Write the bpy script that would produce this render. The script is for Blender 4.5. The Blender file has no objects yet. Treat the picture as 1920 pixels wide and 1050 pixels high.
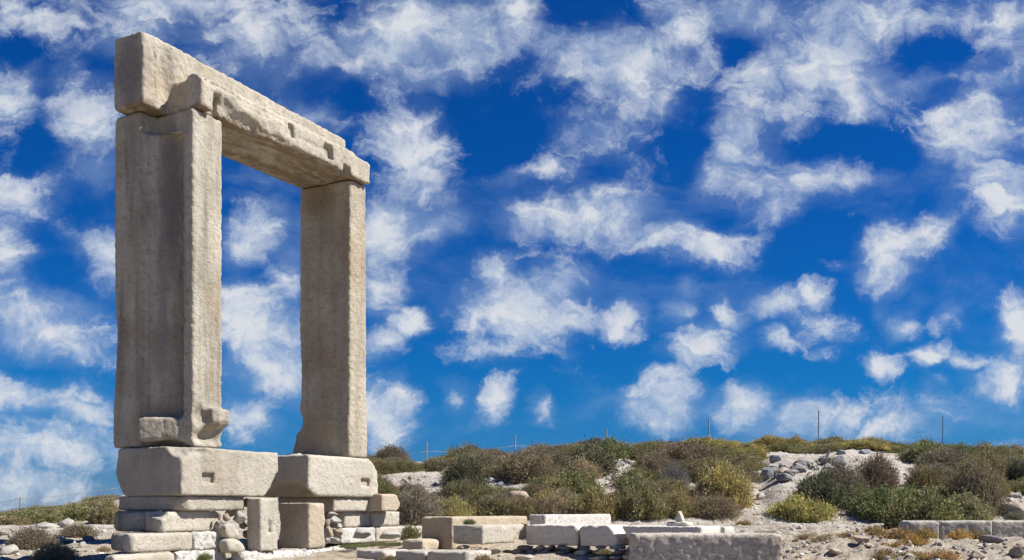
import bpy, math, random
import numpy as np
from mathutils import Vector, Matrix, Euler

R = math.radians
C = bpy.context.scene.collection
scene = bpy.context.scene

# ------------------------------------------------------------------ camera, light, sky
EYE, FPX, HOR = 1.6, 1900.0, 955.0            # eye height, focal length and horizon row in photo pixels
cam = bpy.data.objects.new('camera', bpy.data.cameras.new('camera'))
C.objects.link(cam)
cam.location = (0, 0, EYE)
cam.rotation_euler = (R(90), 0, 0)
cam.data.sensor_width = 36
cam.data.lens = 36 * FPX / 1920
cam.data.shift_y = (HOR - 525) / 1920
cam.data.clip_end = 9000
scene.camera = cam

SUN_EL = R(46)
SUN_H = Vector((0.998, -0.055, 0)).normalized()   # horizontal direction towards the sun
to_sun = Vector((SUN_H.x * math.cos(SUN_EL), SUN_H.y * math.cos(SUN_EL), math.sin(SUN_EL)))
sun = bpy.data.objects.new('sun', bpy.data.lights.new('sun', 'SUN'))
C.objects.link(sun)
sun.data.energy = 5.0
sun.data.angle = R(0.5)
sun.data.color = (1.0, 0.965, 0.91)
sun.rotation_euler = to_sun.to_track_quat('Z', 'Y').to_euler()
scene.view_settings.view_transform = 'Standard'
scene.view_settings.look = 'None'
scene.view_settings.exposure = 0.75
scene.view_settings.gamma = 1.0

# clouds: (photo column, photo row, half width, half height, tilt in degrees, weight)
CLOUDS = [
 (60,30,150,75,0,.75),(230,60,130,60,0,.6),(330,5,170,50,0,.95),(480,70,170,70,-10,.75),(590,110,120,55,-15,.65),
 (520,20,120,50,0,.7),(15,170,60,90,0,.9),(150,170,70,70,0,.6),(160,235,80,95,0,1.0),(180,300,40,60,0,.6),(50,365,95,60,-15,.8),
 (15,470,60,80,0,.65),(190,470,70,70,0,.9),(120,420,70,40,20,.5),(30,560,80,40,0,.6),
 (90,610,160,75,22,1.1),(190,650,80,50,30,.7),(20,730,110,38,10,.95),(160,760,110,42,15,.9),(100,840,220,64,8,1.0),(60,910,240,50,0,.85),
 (465,445,48,78,20,1.0),(500,640,120,95,30,1.15),(540,700,70,60,30,.8),(450,560,70,50,0,.85),(540,530,50,50,0,.95),
 (465,790,60,50,0,.8),(500,330,60,20,20,.35),(440,360,40,40,0,.3),
 (740,60,140,80,-20,1.0),(880,80,130,90,0,.9),(960,30,70,70,0,.8),(790,135,110,45,-20,.8),(680,110,80,50,0,.6),
 (590,210,70,30,20,.7),(775,290,90,110,0,1.1),(720,430,75,80,0,1.1),(705,545,50,65,0,.95),(800,440,70,28,-30,.75),
 (765,610,45,24,0,1.0),(705,650,60,32,-15,.95),(720,780,70,70,30,1.1),(745,540,16,8,0,.5),
 (1160,120,160,95,0,1.1),(1240,110,60,90,0,.7),(1130,240,100,70,0,.8),(1180,290,50,45,0,.55),(1000,320,110,26,-10,.8),(1080,300,60,40,-40,.5),
 (1000,160,80,40,0,.4),(1270,30,110,80,0,.85),(1390,25,120,55,0,.85),(1330,95,60,60,0,.65),
 (1690,30,300,75,0,.8),(1880,50,90,60,0,.75),(1600,70,100,50,0,.45),(1550,115,150,75,-5,1.15),(1440,150,90,70,0,.95),
 (1480,200,110,70,-20,.85),(1390,270,110,70,-45,.95),(1600,190,130,55,0,.7),(1335,330,50,40,-30,.9),(1700,150,90,35,-25,.45),
 (1480,340,110,38,-10,.7),(1600,335,100,25,-10,.55),(1590,275,40,30,0,.55),(1450,400,75,40,-30,.75),
 (1830,240,130,75,-18,1.0),(1880,130,80,40,-10,.75),(1890,360,110,70,0,1.05),(1810,330,50,40,0,.4),(1750,240,50,25,0,.5),
 (1090,405,130,60,-5,1.15),(1170,430,70,50,0,.6),(1230,440,80,34,0,.85),(1330,462,115,36,0,.95),(1300,430,60,40,0,.7),(1420,450,55,30,-40,.7),(1290,530,26,40,0,.5),
 (985,590,125,70,-5,1.2),(1040,535,65,60,0,.95),(940,505,50,34,0,.8),(930,655,100,34,0,1.0),(1060,665,50,28,30,.55),(890,570,40,16,0,.5),(1050,690,40,14,0,.45),
 (1165,605,40,44,-20,.95),(1158,562,14,12,0,.45),(1115,575,14,10,0,.4),(1270,585,38,22,0,.9),(1315,650,85,46,-10,1.1),(1370,590,40,32,0,1.0),
 (1455,570,60,28,0,.8),(1530,555,32,36,0,.9),(1550,615,60,36,20,.9),(1550,655,40,26,0,.6),(1460,635,42,28,0,.9),
 (1655,495,72,54,-25,1.15),(1565,498,40,16,10,.75),(1745,440,75,26,-30,.75),(1690,615,42,26,0,.8),(1780,610,40,26,0,.7),(1650,585,24,22,0,.45),
 (1655,692,34,24,0,.95),(1750,664,46,18,0,.95),(1820,680,34,15,0,.95),(1905,610,42,62,0,.95),(1895,710,55,50,-25,1.0),
 (1245,750,75,68,0,1.1),(1225,790,60,40,0,.6),(1390,755,66,48,-25,1.05),(1520,775,74,38,-20,1.0),(1670,785,120,48,-5,1.0),(1735,755,40,36,0,.6),
 (930,745,36,58,25,.9),(960,702,40,14,0,.55),(1020,760,28,34,0,.85),(855,750,30,36,0,.55),(1890,830,50,14,0,.4),(1480,705,24,18,0,.5),(1770,715,14,8,0,.4),
 # gaps of clear sky
 (1100,18,75,40,0,-0.55),(915,235,70,60,0,-0.44),(960,125,50,24,-20,-0.28),(1385,95,40,26,0,-0.44),(1300,235,34,60,0,-0.39),(1720,110,90,30,-10,-0.44),(1570,262,70,24,-20,-0.39),
 (1660,290,50,24,0,-0.39),(1290,320,24,60,0,-0.28),(30,85,30,36,0,-0.44),(190,115,30,22,0,-0.39),(70,285,90,30,0,-0.39),(120,500,60,44,0,-0.44),(1500,440,70,60,0,-0.22),
 (1205,45,50,26,0,-0.28),(620,160,70,24,20,-0.39),(1060,180,40,22,0,-0.28),(1780,180,60,20,0,-0.28),(1330,400,36,34,0,-0.33),(70,700,70,16,12,-0.39),(150,690,60,14,10,-0.33),(1450,705,60,26,0,-0.25),(1600,725,60,24,0,-0.28),(1330,715,30,36,0,-0.22),(1200,690,40,24,0,-0.17),
 (60,890,280,60,0,.35)]

def world():
    w = bpy.data.worlds.new('World')
    scene.world = w
    w.use_nodes = True
    t = w.node_tree
    N, L = t.nodes, t.links
    N.clear()
    def n(kind, **k):
        x = N.new(kind)
        for a, b in k.items():
            setattr(x, a, b)
        return x
    def math_(op, a, b=None, c=None):
        m = n('ShaderNodeMath', operation=op)
        for i, v in enumerate((a, b, c)):
            if v is None: continue
            if isinstance(v, (int, float)): m.inputs[i].default_value = v
            else: L.new(v, m.inputs[i])
        return m.outputs[0]
    tc = n('ShaderNodeTexCoord')
    sp = n('ShaderNodeSeparateXYZ'); L.new(tc.outputs['Generated'], sp.inputs[0])
    ay = math_('MAXIMUM', math_('ABSOLUTE', sp.outputs[1]), 0.06)
    cb = n('ShaderNodeCombineXYZ')
    L.new(math_('DIVIDE', sp.outputs[0], ay), cb.inputs[0])
    L.new(math_('DIVIDE', sp.outputs[2], ay), cb.inputs[1])
    q = cb.outputs[0]
    def noise(vec, scale, detail, rough, dist=0.0):
        x = n('ShaderNodeTexNoise'); x.inputs['Scale'].default_value = scale
        x.inputs['Detail'].default_value = detail; x.inputs['Roughness'].default_value = rough
        x.inputs['Distortion'].default_value = dist
        L.new(vec, x.inputs['Vector']); return x
    def vmath(op, a, b):
        x = n('ShaderNodeVectorMath', operation=op)
        for i, v in enumerate((a, b)):
            if isinstance(v, tuple): x.inputs[i].default_value = v
            elif isinstance(v, (int, float)): x.inputs['Scale'].default_value = v
            else: L.new(v, x.inputs[i])
        return x.outputs[0]
    w1 = vmath('SCALE', vmath('SUBTRACT', noise(q, 8, 6, .6).outputs['Color'], (.5, .5, .5)), WARP[0])
    w2 = vmath('SCALE', vmath('SUBTRACT', noise(q, 26, 9, .62).outputs['Color'], (.5, .5, .5)), WARP[1])
    qw = vmath('ADD', vmath('ADD', q, w1), w2)
    acc = None
    for (cx, cy, rx, ry, ang, s) in CLOUDS:
        m = n('ShaderNodeMapping', vector_type='TEXTURE')
        m.inputs['Location'].default_value = ((cx - 960) / FPX, (HOR - cy) / FPX, 0)
        m.inputs['Rotation'].default_value = (0, 0, R(-ang))
        m.inputs['Scale'].default_value = ((rx * 1.5 + 5) / FPX, (ry * 1.5 + 5) / FPX, 1)
        L.new(qw, m.inputs['Vector'])
        g = n('ShaderNodeTexGradient', gradient_type='SPHERICAL'); L.new(m.outputs[0], g.inputs[0])
        if acc is None: acc = math_('MULTIPLY', g.outputs['Fac'], s)
        elif s < 0: acc = math_('MULTIPLY_ADD', g.outputs['Fac'], s, acc)
        else:
            m2 = n('ShaderNodeMath', operation='SMOOTH_MAX'); m2.inputs[2].default_value = .12
            L.new(acc, m2.inputs[0]); L.new(math_('MULTIPLY', g.outputs['Fac'], s), m2.inputs[1]); acc = m2.outputs[0]
    fr = n('ShaderNodeMapRange'); L.new(sp.outputs[1], fr.inputs[0])
    fr.inputs[1].default_value = -.2; fr.inputs[2].default_value = .15; fr.inputs[3].default_value = .25; fr.inputs[4].default_value = 1
    acc = math_('MULTIPLY', acc, fr.outputs[0])  # thins the unseen clouds behind the camera to darken and cool shaded faces
    rot = n('ShaderNodeMapping'); rot.inputs['Rotation'].default_value = (0, 0, R(-38)); rot.inputs['Scale'].default_value = (.55, 1.35, 1)
    L.new(qw, rot.inputs['Vector'])
    f1 = noise(qw, 17, 12, .60, .6).outputs['Fac']
    f2 = noise(vmath('ADD', rot.outputs[0], w2), 22, 10, .62, .9).outputs['Fac']
    f3 = noise(rot.outputs[0], 9, 8, .6, .6).outputs['Fac']
    body = math_('SUBTRACT', 1.0, math_('POWER', 2.718, math_('MULTIPLY', math_('POWER', math_('MAXIMUM', acc, 0.0), 1.35), -2.0)))
    dens = math_('ADD', math_('MULTIPLY', body, 1.42), math_('MULTIPLY', math_('SUBTRACT', f1, .5), 2.5))
    dens = math_('ADD', dens, math_('MULTIPLY', math_('SUBTRACT', f2, .5), 1.9))
    core = n('ShaderNodeMapRange', interpolation_type='SMOOTHSTEP'); L.new(dens, core.inputs[0])
    core.inputs[1].default_value = .42; core.inputs[2].default_value = 1.5
    core.inputs[3].default_value = 0; core.inputs[4].default_value = .97
    veil = n('ShaderNodeMapRange', interpolation_type='SMOOTHSTEP')
    L.new(math_('ADD', math_('MULTIPLY', math_('MAXIMUM', math_('MINIMUM', acc, 1.0), -.3), .9), math_('MULTIPLY', math_('SUBTRACT', f3, .42), 1.9)), veil.inputs[0])
    veil.inputs[1].default_value = .15; veil.inputs[2].default_value = 1.2
    veil.inputs[3].default_value = 0; veil.inputs[4].default_value = .52
    cover = math_('SUBTRACT', 1.0, math_('MULTIPLY', math_('SUBTRACT', 1.0, core.outputs[0]), math_('SUBTRACT', 1.0, veil.outputs[0])))
    # a faint veil of thin cloud low on the left, and brighter cores
    br = n('ShaderNodeMapRange'); L.new(math_('ADD', dens, math_('MULTIPLY', math_('SUBTRACT', f2, .5), .8)), br.inputs[0])
    br.inputs[1].default_value = .45; br.inputs[2].default_value = 1.5
    br.inputs[3].default_value = 0; br.inputs[4].default_value = 1
    ramp = n('ShaderNodeMix', data_type='RGBA'); L.new(br.outputs[0], ramp.inputs[0])
    ramp.inputs[6].default_value = CLOUD_LO; ramp.inputs[7].default_value = CLOUD_HI
    sky = n('ShaderNodeTexSky', sky_type='NISHITA')
    sky.sun_disc = False
    sky.sun_elevation = SUN_EL
    sky.sun_rotation = math.atan2(SUN_H.x, SUN_H.y)
    sky.air_density = 1.0; sky.dust_density = 0.3; sky.ozone_density = 3.0
    hs = n('ShaderNodeHueSaturation'); hs.inputs['Saturation'].default_value = 1.3; hs.inputs['Value'].default_value = .95
    L.new(sky.outputs[0], hs.inputs['Color'])
    tint = n('ShaderNodeMix', data_type='RGBA', blend_type='MULTIPLY'); tint.inputs[0].default_value = 1
    L.new(hs.outputs[0], tint.inputs[6]); 
    lowf = n('ShaderNodeMapRange', interpolation_type='SMOOTHSTEP'); L.new(math_('DIVIDE', sp.outputs[2], ay), lowf.inputs[0])
    lowf.inputs[1].default_value = -.02; lowf.inputs[2].default_value = .14; lowf.inputs[3].default_value = 0; lowf.inputs[4].default_value = 1
    tm = n('ShaderNodeMix', data_type='RGBA'); L.new(lowf.outputs[0], tm.inputs[0])
    tm.inputs[6].default_value = (.085, .235, .62, 1); tm.inputs[7].default_value = SKY_TINT
    L.new(tm.outputs[2], tint.inputs[7])
    mix = n('ShaderNodeMix', data_type='RGBA'); L.new(cover, mix.inputs[0])
    L.new(tint.outputs[2], mix.inputs[6]); L.new(ramp.outputs[2], mix.inputs[7])
    bg = n('ShaderNodeBackground'); bg.inputs['Strength'].default_value = .09
    L.new(mix.outputs[2], bg.inputs[0])
    out = n('ShaderNodeOutputWorld'); L.new(bg.outputs[0], out.inputs[0])
WARP = (.034, .030)
SKY_TINT = (.03, .29, .585, 1)
CLOUD_LO, CLOUD_HI = (2.5, 3.4, 4.75, 1), (4.6, 4.8, 5.15, 1)
world()

# ------------------------------------------------------------------ helpers
rng = np.random.default_rng(7)
random.seed(7)
_perm = np.random.default_rng(3).permutation(512).astype(np.int64)
_grad = np.random.default_rng(4).normal(size=(512, 3)); _grad /= np.linalg.norm(_grad, axis=1)[:, None]

def pnoise(p):
    """gradient noise, p (n,3) -> (n,), about -0.7..0.7"""
    i = np.floor(p).astype(np.int64); f = p - i
    s = f * f * f * (f * (f * 6 - 15) + 10)
    out = 0
    for dx in (0, 1):
        wx = s[:, 0] if dx else 1 - s[:, 0]
        for dy in (0, 1):
            wy = s[:, 1] if dy else 1 - s[:, 1]
            for dz in (0, 1):
                wz = s[:, 2] if dz else 1 - s[:, 2]
                h = _perm[(_perm[(_perm[(i[:, 0] + dx) & 511] + i[:, 1] + dy) & 511] + i[:, 2] + dz) & 511]
                g = _grad[h]
                out = out + wx * wy * wz * (g[:, 0] * (f[:, 0] - dx) + g[:, 1] * (f[:, 1] - dy) + g[:, 2] * (f[:, 2] - dz))
    return out

def fbm(p, octaves=4, gain=.5):
    a, o = 1.0, 0
    for k in range(octaves):
        o = o + a * pnoise(p * 2.0 ** k + 17.3 * k)
        a *= gain
    return o

def smax(a, b, k):
    h = np.maximum(k - np.abs(a - b), 0) / k
    return np.maximum(a, b) + h * h * k * .25

def smin(a, b, k):
    return -smax(-a, -b, k)

def sbox(p, lo, hi, k):
    c = [(a + b) / 2 for a, b in zip(lo, hi)]; e = [(b - a) / 2 for a, b in zip(lo, hi)]
    d = smax(np.abs(p[0] - c[0]) - e[0], np.abs(p[1] - c[1]) - e[1], k)
    return smax(d, np.abs(p[2] - c[2]) - e[2], k)

def ell(p, c, r):
    d = np.sqrt(sum(((p[i] - c[i]) / r[i]) ** 2 for i in range(3)))
    return (d - 1) * min(r)

def plane(p, n, pt):
    n = np.array(n, float); n /= np.linalg.norm(n)
    return n[0] * (p[0] - pt[0]) + n[1] * (p[1] - pt[1]) + n[2] * (p[2] - pt[2])

def new_mesh(name, verts, faces, smooth=True):
    """faces: (n,k) index array"""
    me = bpy.data.meshes.new(name)
    verts = np.asarray(verts, np.float32); faces = np.asarray(faces, np.int32)
    k = faces.shape[1]
    me.vertices.add(len(verts)); me.vertices.foreach_set('co', verts.ravel())
    me.loops.add(faces.size); me.loops.foreach_set('vertex_index', faces.ravel())
    me.polygons.add(len(faces))
    me.polygons.foreach_set('loop_start', np.arange(0, faces.size, k, dtype=np.int32))
    me.polygons.foreach_set('loop_total', np.full(len(faces), k, np.int32))
    me.polygons.foreach_set('use_smooth', np.full(len(faces), smooth, bool))
    me.update(calc_edges=True)
    return me

def surface_nets(F, lo, h):
    S = F < 0
    nx, ny, nz = F.shape
    cs = [(a, b, c) for a in (0, 1) for b in (0, 1) for c in (0, 1)]
    def sub(A, o): return A[o[0]:nx - 1 + o[0], o[1]:ny - 1 + o[1], o[2]:nz - 1 + o[2]]
    cnt = sum(sub(S, o).astype(np.int8) for o in cs)
    act = np.argwhere((cnt > 0) & (cnt < 8))
    idx = -np.ones((nx - 1, ny - 1, nz - 1), np.int64)
    idx[act[:, 0], act[:, 1], act[:, 2]] = np.arange(len(act))
    pos = np.zeros((len(act), 3)); num = np.zeros(len(act))
    for a in cs:
        for ax in range(3):
            if a[ax]: continue
            b = list(a); b[ax] = 1
            fa = F[act[:, 0] + a[0], act[:, 1] + a[1], act[:, 2] + a[2]]
            fb = F[act[:, 0] + b[0], act[:, 1] + b[1], act[:, 2] + b[2]]
            m = (fa < 0) != (fb < 0)
            t = np.where(m, fa / np.where(m, fa - fb, 1), 0)
            q = np.tile(np.array(a, float), (len(act), 1)); q[:, ax] += t
            pos += q * m[:, None]; num += m
    verts = (act + pos / num[:, None]) * h + np.array(lo)
    quads = []
    for ax in range(3):
        o1, o2 = [(1, 2), (2, 0), (0, 1)][ax]
        sl0 = [slice(None)] * 3; sl1 = [slice(None)] * 3
        sl0[ax] = slice(0, -1); sl1[ax] = slice(1, None)
        A, B = S[tuple(sl0)], S[tuple(sl1)]
        e = np.argwhere(A != B)
        ok = (e[:, o1] > 0) & (e[:, o2] > 0) & (e[:, o1] < F.shape[o1] - 1) & (e[:, o2] < F.shape[o2] - 1)
        e = e[ok]
        ins = A[e[:, 0], e[:, 1], e[:, 2]]
        d1 = np.zeros(3, int); d1[o1] = 1; d2 = np.zeros(3, int); d2[o2] = 1
        q = [idx[tuple((e - d1 - d2).T)], idx[tuple((e - d2).T)], idx[tuple(e.T)], idx[tuple((e - d1).T)]]
        q = np.stack(q, 1)
        q[~ins] = q[~ins][:, ::-1]
        quads.append(q)
    return verts, np.concatenate(quads)

def tag(o, label=None, cat=None, group=None, kind=None):
    if label: o['label'] = label
    if cat: o['category'] = cat
    if group: o['group'] = group
    if kind: o['kind'] = kind
    return o

def link(name, me, m=None, parent=None, loc=(0, 0, 0), rot=(0, 0, 0)):
    o = bpy.data.objects.new(name, me); C.objects.link(o)
    if m is not None:
        me.materials.clear(); me.materials.append(m)
    o.location = loc; o.rotation_euler = rot
    if parent: o.parent = parent
    return o

# ------------------------------------------------------------------ materials
def nt(name):
    m = bpy.data.materials.new(name); m.use_nodes = True
    t = m.node_tree
    b = t.nodes['Principled BSDF']
    b.inputs['Roughness'].default_value = .85
    b.inputs['Specular IOR Level'].default_value = .2
    return m, t.nodes, t.links, b

def tex(N, L, vec, scale, detail=5, rough=.6, kind='ShaderNodeTexNoise', mul=None):
    x = N.new(kind)
    x.inputs['Scale'].default_value = scale
    if 'Detail' in x.inputs: x.inputs['Detail'].default_value = detail
    if 'Roughness' in x.inputs: x.inputs['Roughness'].default_value = rough
    if mul:
        mp = N.new('ShaderNodeMapping'); mp.inputs['Scale'].default_value = mul
        L.new(vec, mp.inputs['Vector']); vec = mp.outputs[0]
    L.new(vec, x.inputs['Vector'])
    return x

def ramp(N, L, fac, stops):
    r = N.new('ShaderNodeValToRGB')
    e = r.color_ramp.elements
    while len(e) < len(stops): e.new(.5)
    for k, (p, c) in enumerate(stops):
        e[k].position = p; e[k].color = c if len(c) == 4 else (*c, 1)
    L.new(fac, r.inputs[0])
    return r.outputs[0]

def mixc(N, L, fac, a, b, mode='MIX'):
    x = N.new('ShaderNodeMix'); x.data_type = 'RGBA'; x.blend_type = mode
    for s, v in ((0, fac), (6, a), (7, b)):
        if isinstance(v, (int, float)): x.inputs[s].default_value = v
        elif isinstance(v, tuple): x.inputs[s].default_value = v if len(v) == 4 else (*v, 1)
        else: L.new(v, x.inputs[s])
    return x.outputs[2]

def bump(N, L, b, hs, dist):
    prev = None
    for h, s in hs:
        x = N.new('ShaderNodeBump'); x.inputs['Strength'].default_value = s; x.inputs['Distance'].default_value = dist
        L.new(h, x.inputs['Height'])
        if prev: L.new(prev, x.inputs['Normal'])
        prev = x.outputs[0]
    L.new(prev, b.inputs['Normal'])

def stone_mat(name, light, dark, stain=(.30, .20, .10), stain_amt=.35, streak=0.0, grain=1.0, cracks=0.0, spots=0.0, foot=0.0, blots=()):
    m, N, L, b = nt(name)
    tc = N.new('ShaderNodeTexCoord'); oi = N.new('ShaderNodeObjectInfo')
    off = N.new('ShaderNodeVectorMath'); off.operation = 'ADD'
    sc = N.new('ShaderNodeVectorMath'); sc.operation = 'SCALE'; sc.inputs[0].default_value = (37, 91, 53)
    L.new(oi.outputs['Random'], sc.inputs['Scale'])
    L.new(tc.outputs['Object'], off.inputs[0]); L.new(sc.outputs[0], off.inputs[1])
    v = off.outputs[0]
    big = tex(N, L, v, 1.6, 6, .62)
    col = ramp(N, L, big.outputs['Fac'], [(.3, dark), (.62, light)])
    st = tex(N, L, v, 1.1, 5, .6, mul=(1, 1, .8))
    col = mixc(N, L, ramp(N, L, st.outputs['Fac'], [(.52, (0, 0, 0)), (.72, (stain_amt,) * 3)]), col, stain)
    if streak:
        s = tex(N, L, v, 5.5, 4, .55, mul=(1, 1, .09))
        col = mixc(N, L, ramp(N, L, s.outputs['Fac'], [(.42, (0, 0, 0)), (.70, (streak,) * 3)]), col, (.15, .125, .10))
        s2 = tex(N, L, v, 8, 3, .5, mul=(1, 1, .06))
        col = mixc(N, L, ramp(N, L, s2.outputs['Fac'], [(.55, (0, 0, 0)), (.8, (streak * .7,) * 3)]), col, (.50, .48, .46))
    fine = tex(N, L, v, 26, 6, .7)
    col = mixc(N, L, ramp(N, L, fine.outputs['Fac'], [(.33, (.30,) * 3), (.5, (0,) * 3)]), col, tuple(x * .55 for x in dark))
    vor = tex(N, L, v, 55, kind='ShaderNodeTexVoronoi')
    if spots:
        sp = tex(N, L, v, 14, 4, .7)
        col = mixc(N, L, ramp(N, L, sp.outputs['Fac'], [(.56, (0, 0, 0)), (.66, (spots,) * 3)]), col, (.13, .115, .095))
    if cracks:
        w = tex(N, L, v, 4, 5, .6)
        wv = N.new('ShaderNodeVectorMath'); wv.operation = 'MULTIPLY_ADD'; wv.inputs[1].default_value = (.5, .5, .5)
        L.new(w.outputs['Color'], wv.inputs[0]); L.new(v, wv.inputs[2])
        cv = N.new('ShaderNodeTexVoronoi'); cv.feature = 'DISTANCE_TO_EDGE'; cv.inputs['Scale'].default_value = 5
        L.new(wv.outputs[0], cv.inputs['Vector'])
        col = mixc(N, L, ramp(N, L, cv.outputs['Distance'], [(0, (cracks,) * 3), (.09, (0,) * 3)]), col, (.11, .085, .06))
    for (c0, r0, cc, am) in blots:
        mp = N.new('ShaderNodeMapping'); mp.vector_type = 'TEXTURE'
        mp.inputs['Location'].default_value = c0; mp.inputs['Scale'].default_value = r0
        wn = tex(N, L, tc.outputs['Object'], 6, 4, .6, mul=(1, 1, .35))
        wv = N.new('ShaderNodeVectorMath'); wv.operation = 'MULTIPLY_ADD'; wv.inputs[1].default_value = (.25, .25, .25)
        mp.inputs['Location'].default_value = tuple(q + .125 for q in c0)
        L.new(wn.outputs['Color'], wv.inputs[0]); L.new(tc.outputs['Object'], wv.inputs[2]); L.new(wv.outputs[0], mp.inputs['Vector'])
        gr = N.new('ShaderNodeTexGradient'); gr.gradient_type = 'SPHERICAL'; L.new(mp.outputs[0], gr.inputs[0])
        col = mixc(N, L, ramp(N, L, gr.outputs['Fac'], [(.05, (0, 0, 0)), (.55, (am,) * 3)]), col, cc)
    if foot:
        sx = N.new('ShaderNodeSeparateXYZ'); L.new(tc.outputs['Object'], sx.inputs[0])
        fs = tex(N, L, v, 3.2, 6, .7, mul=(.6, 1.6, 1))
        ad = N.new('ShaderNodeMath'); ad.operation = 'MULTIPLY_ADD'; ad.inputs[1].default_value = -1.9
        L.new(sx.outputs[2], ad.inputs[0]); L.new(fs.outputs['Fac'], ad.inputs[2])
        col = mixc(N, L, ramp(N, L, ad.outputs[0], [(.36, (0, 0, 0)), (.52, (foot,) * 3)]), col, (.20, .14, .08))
    L.new(col, b.inputs['Base Color'])
    rough = tex(N, L, v, 24, 6, .7)
    bump(N, L, b, [(rough.outputs['Fac'], .55 * grain), (fine.outputs['Fac'], .5 * grain), (vor.outputs['Distance'], .18 * grain)], .035)
    return m

M = {}
M['marble_jamb'] = stone_mat('weathered_marble_jamb', (0.477, 0.429, 0.337), (0.352, 0.317, 0.246), streak=.65, stain_amt=.6, blots=[((-.02, -.14, 3.6), (.7, .20, 1.5), (.17, .15, .135), .8), ((-.02, -.04, 2.3), (.5, .10, 2.2), (.22, .20, .185), .6), ((-.1, .22, 2.2), (.5, .07, 2.0), (.30, .22, .15), .5), ((-.15, .08, .45), (.5, .35, .28), (.30, .21, .12), .5)], spots=.45)
M['marble_lintel'] = stone_mat('weathered_marble_lintel', (0.473, 0.422, 0.338), (0.352, 0.316, 0.251), streak=.25, stain_amt=.3, spots=.3)
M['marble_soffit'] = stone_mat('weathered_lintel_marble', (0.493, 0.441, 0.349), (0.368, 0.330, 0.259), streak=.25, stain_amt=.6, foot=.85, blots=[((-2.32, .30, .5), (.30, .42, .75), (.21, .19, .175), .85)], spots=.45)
M['marble_right'] = stone_mat('cracked_jamb_marble', (0.480, 0.423, 0.320), (0.360, 0.308, 0.231), streak=.35, stain_amt=.6, cracks=.15, blots=[((-.3, 0, 4.5), (.4, .5, .5), (.22, .16, .10), .7), ((-.3, .0, .5), (.5, .5, .5), (.30, .21, .12), .5)], spots=.45)
M['marble_cream'] = stone_mat('cream_marble', (0.507, 0.459, 0.373), (0.406, 0.358, 0.286), stain_amt=.35, spots=.3)
M['marble_tan'] = stone_mat('tan_marble', (0.508, 0.426, 0.317), (0.407, 0.333, 0.241), stain_amt=.5, spots=.3)
M['marble_white'] = stone_mat('white_marble', (0.643, 0.614, 0.556), (0.520, 0.487, 0.426), stain_amt=.25, grain=1.3, spots=.6)
M['marble_grey'] = stone_mat('grey_marble', (0.482, 0.441, 0.373), (0.389, 0.356, 0.294), stain_amt=.25, grain=.7, spots=.3)
M['marble_stained'] = stone_mat('stained_marble', (0.484, 0.404, 0.287), (0.368, 0.292, 0.198), stain=(.28, .15, .06), stain_amt=.75)
M['marble_cracked'] = stone_mat('veined_marble', (0.630, 0.560, 0.465), (0.525, 0.450, 0.358), stain_amt=.2, grain=1.3, cracks=.45)
M['marble_pale'] = stone_mat('pale_grey_marble', (0.659, 0.610, 0.521), (0.556, 0.510, 0.428), stain_amt=.2, grain=.7, spots=.3)
M['rubble_warm'] = stone_mat('tan_field_stone', (0.529, 0.432, 0.325), (0.380, 0.300, 0.221), stain_amt=.4)
M['rubble_pale'] = stone_mat('pale_field_stone', (.52, .49, .43), (.38, .35, .30), stain_amt=.25)
M['rubble_grey'] = stone_mat('grey_field_stone', (.30, .29, .275), (.19, .18, .17), stain_amt=.2)
M['rubble_blue'] = stone_mat('blue_grey_stone', (.34, .36, .38), (.25, .265, .28), stain_amt=.1)

def leaf_mat(name, transl=.25):
    m, N, L, b = nt(name)
    oi = N.new('ShaderNodeObjectInfo'); g = N.new('ShaderNodeNewGeometry'); tc = N.new('ShaderNodeTexCoord')
    cl = tex(N, L, tc.outputs['Object'], 3.2, 4, .6)
    c = mixc(N, L, 1.0, oi.outputs['Color'], ramp(N, L, cl.outputs['Fac'], [(.3, (.62, .64, .62)), (.7, (1.35, 1.3, 1.2))]), 'MULTIPLY')
    pt = N.new('ShaderNodeVectorMath'); pt.operation = 'ADD'
    ps = N.new('ShaderNodeVectorMath'); ps.operation = 'SCALE'; ps.inputs[0].default_value = (31, 17, 43)
    L.new(oi.outputs['Random'], ps.inputs['Scale']); L.new(tc.outputs['Object'], pt.inputs[0]); L.new(ps.outputs[0], pt.inputs[1])
    dp = tex(N, L, pt.outputs[0], 1.7, 4, .65)
    c = mixc(N, L, ramp(N, L, dp.outputs['Fac'], [(.50, (0, 0, 0)), (.68, (.75,) * 3)]), c, (.27, .23, .165))
    c = mixc(N, L, 1.0, c, ramp(N, L, g.outputs['Random Per Island'], [(0, (.6, .62, .6)), (.75, (1.15, 1.12, 1.05)), (1, (1.9, 1.6, 1.35))]), 'MULTIPLY')
    L.new(c, b.inputs['Base Color'])
    b.inputs['Roughness'].default_value = .75
    b.inputs['Specular IOR Level'].default_value = .15
    tr = N.new('ShaderNodeBsdfTranslucent'); L.new(c, tr.inputs['Color'])
    mx = N.new('ShaderNodeMixShader'); mx.inputs[0].default_value = transl
    out = N['Material Output']
    L.new(b.outputs[0], mx.inputs[1]); L.new(tr.outputs[0], mx.inputs[2]); L.new(mx.outputs[0], out.inputs['Surface'])
    return m
M['leaf'] = leaf_mat('shrub_leaves')
def flat_mat(name, c, rough=.8, metal=0.0):
    m, N, L, b = nt(name)
    tc = N.new('ShaderNodeTexCoord')
    x = tex(N, L, tc.outputs['Object'], 9, 4, .6)
    L.new(ramp(N, L, x.outputs['Fac'], [(.3, tuple(v * .75 for v in c)), (.7, tuple(v * 1.2 for v in c))]), b.inputs['Base Color'])
    b.inputs['Roughness'].default_value = rough; b.inputs['Metallic'].default_value = metal
    return m
M['twig'] = flat_mat('dry_twigs', (.16, .13, .10))
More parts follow.
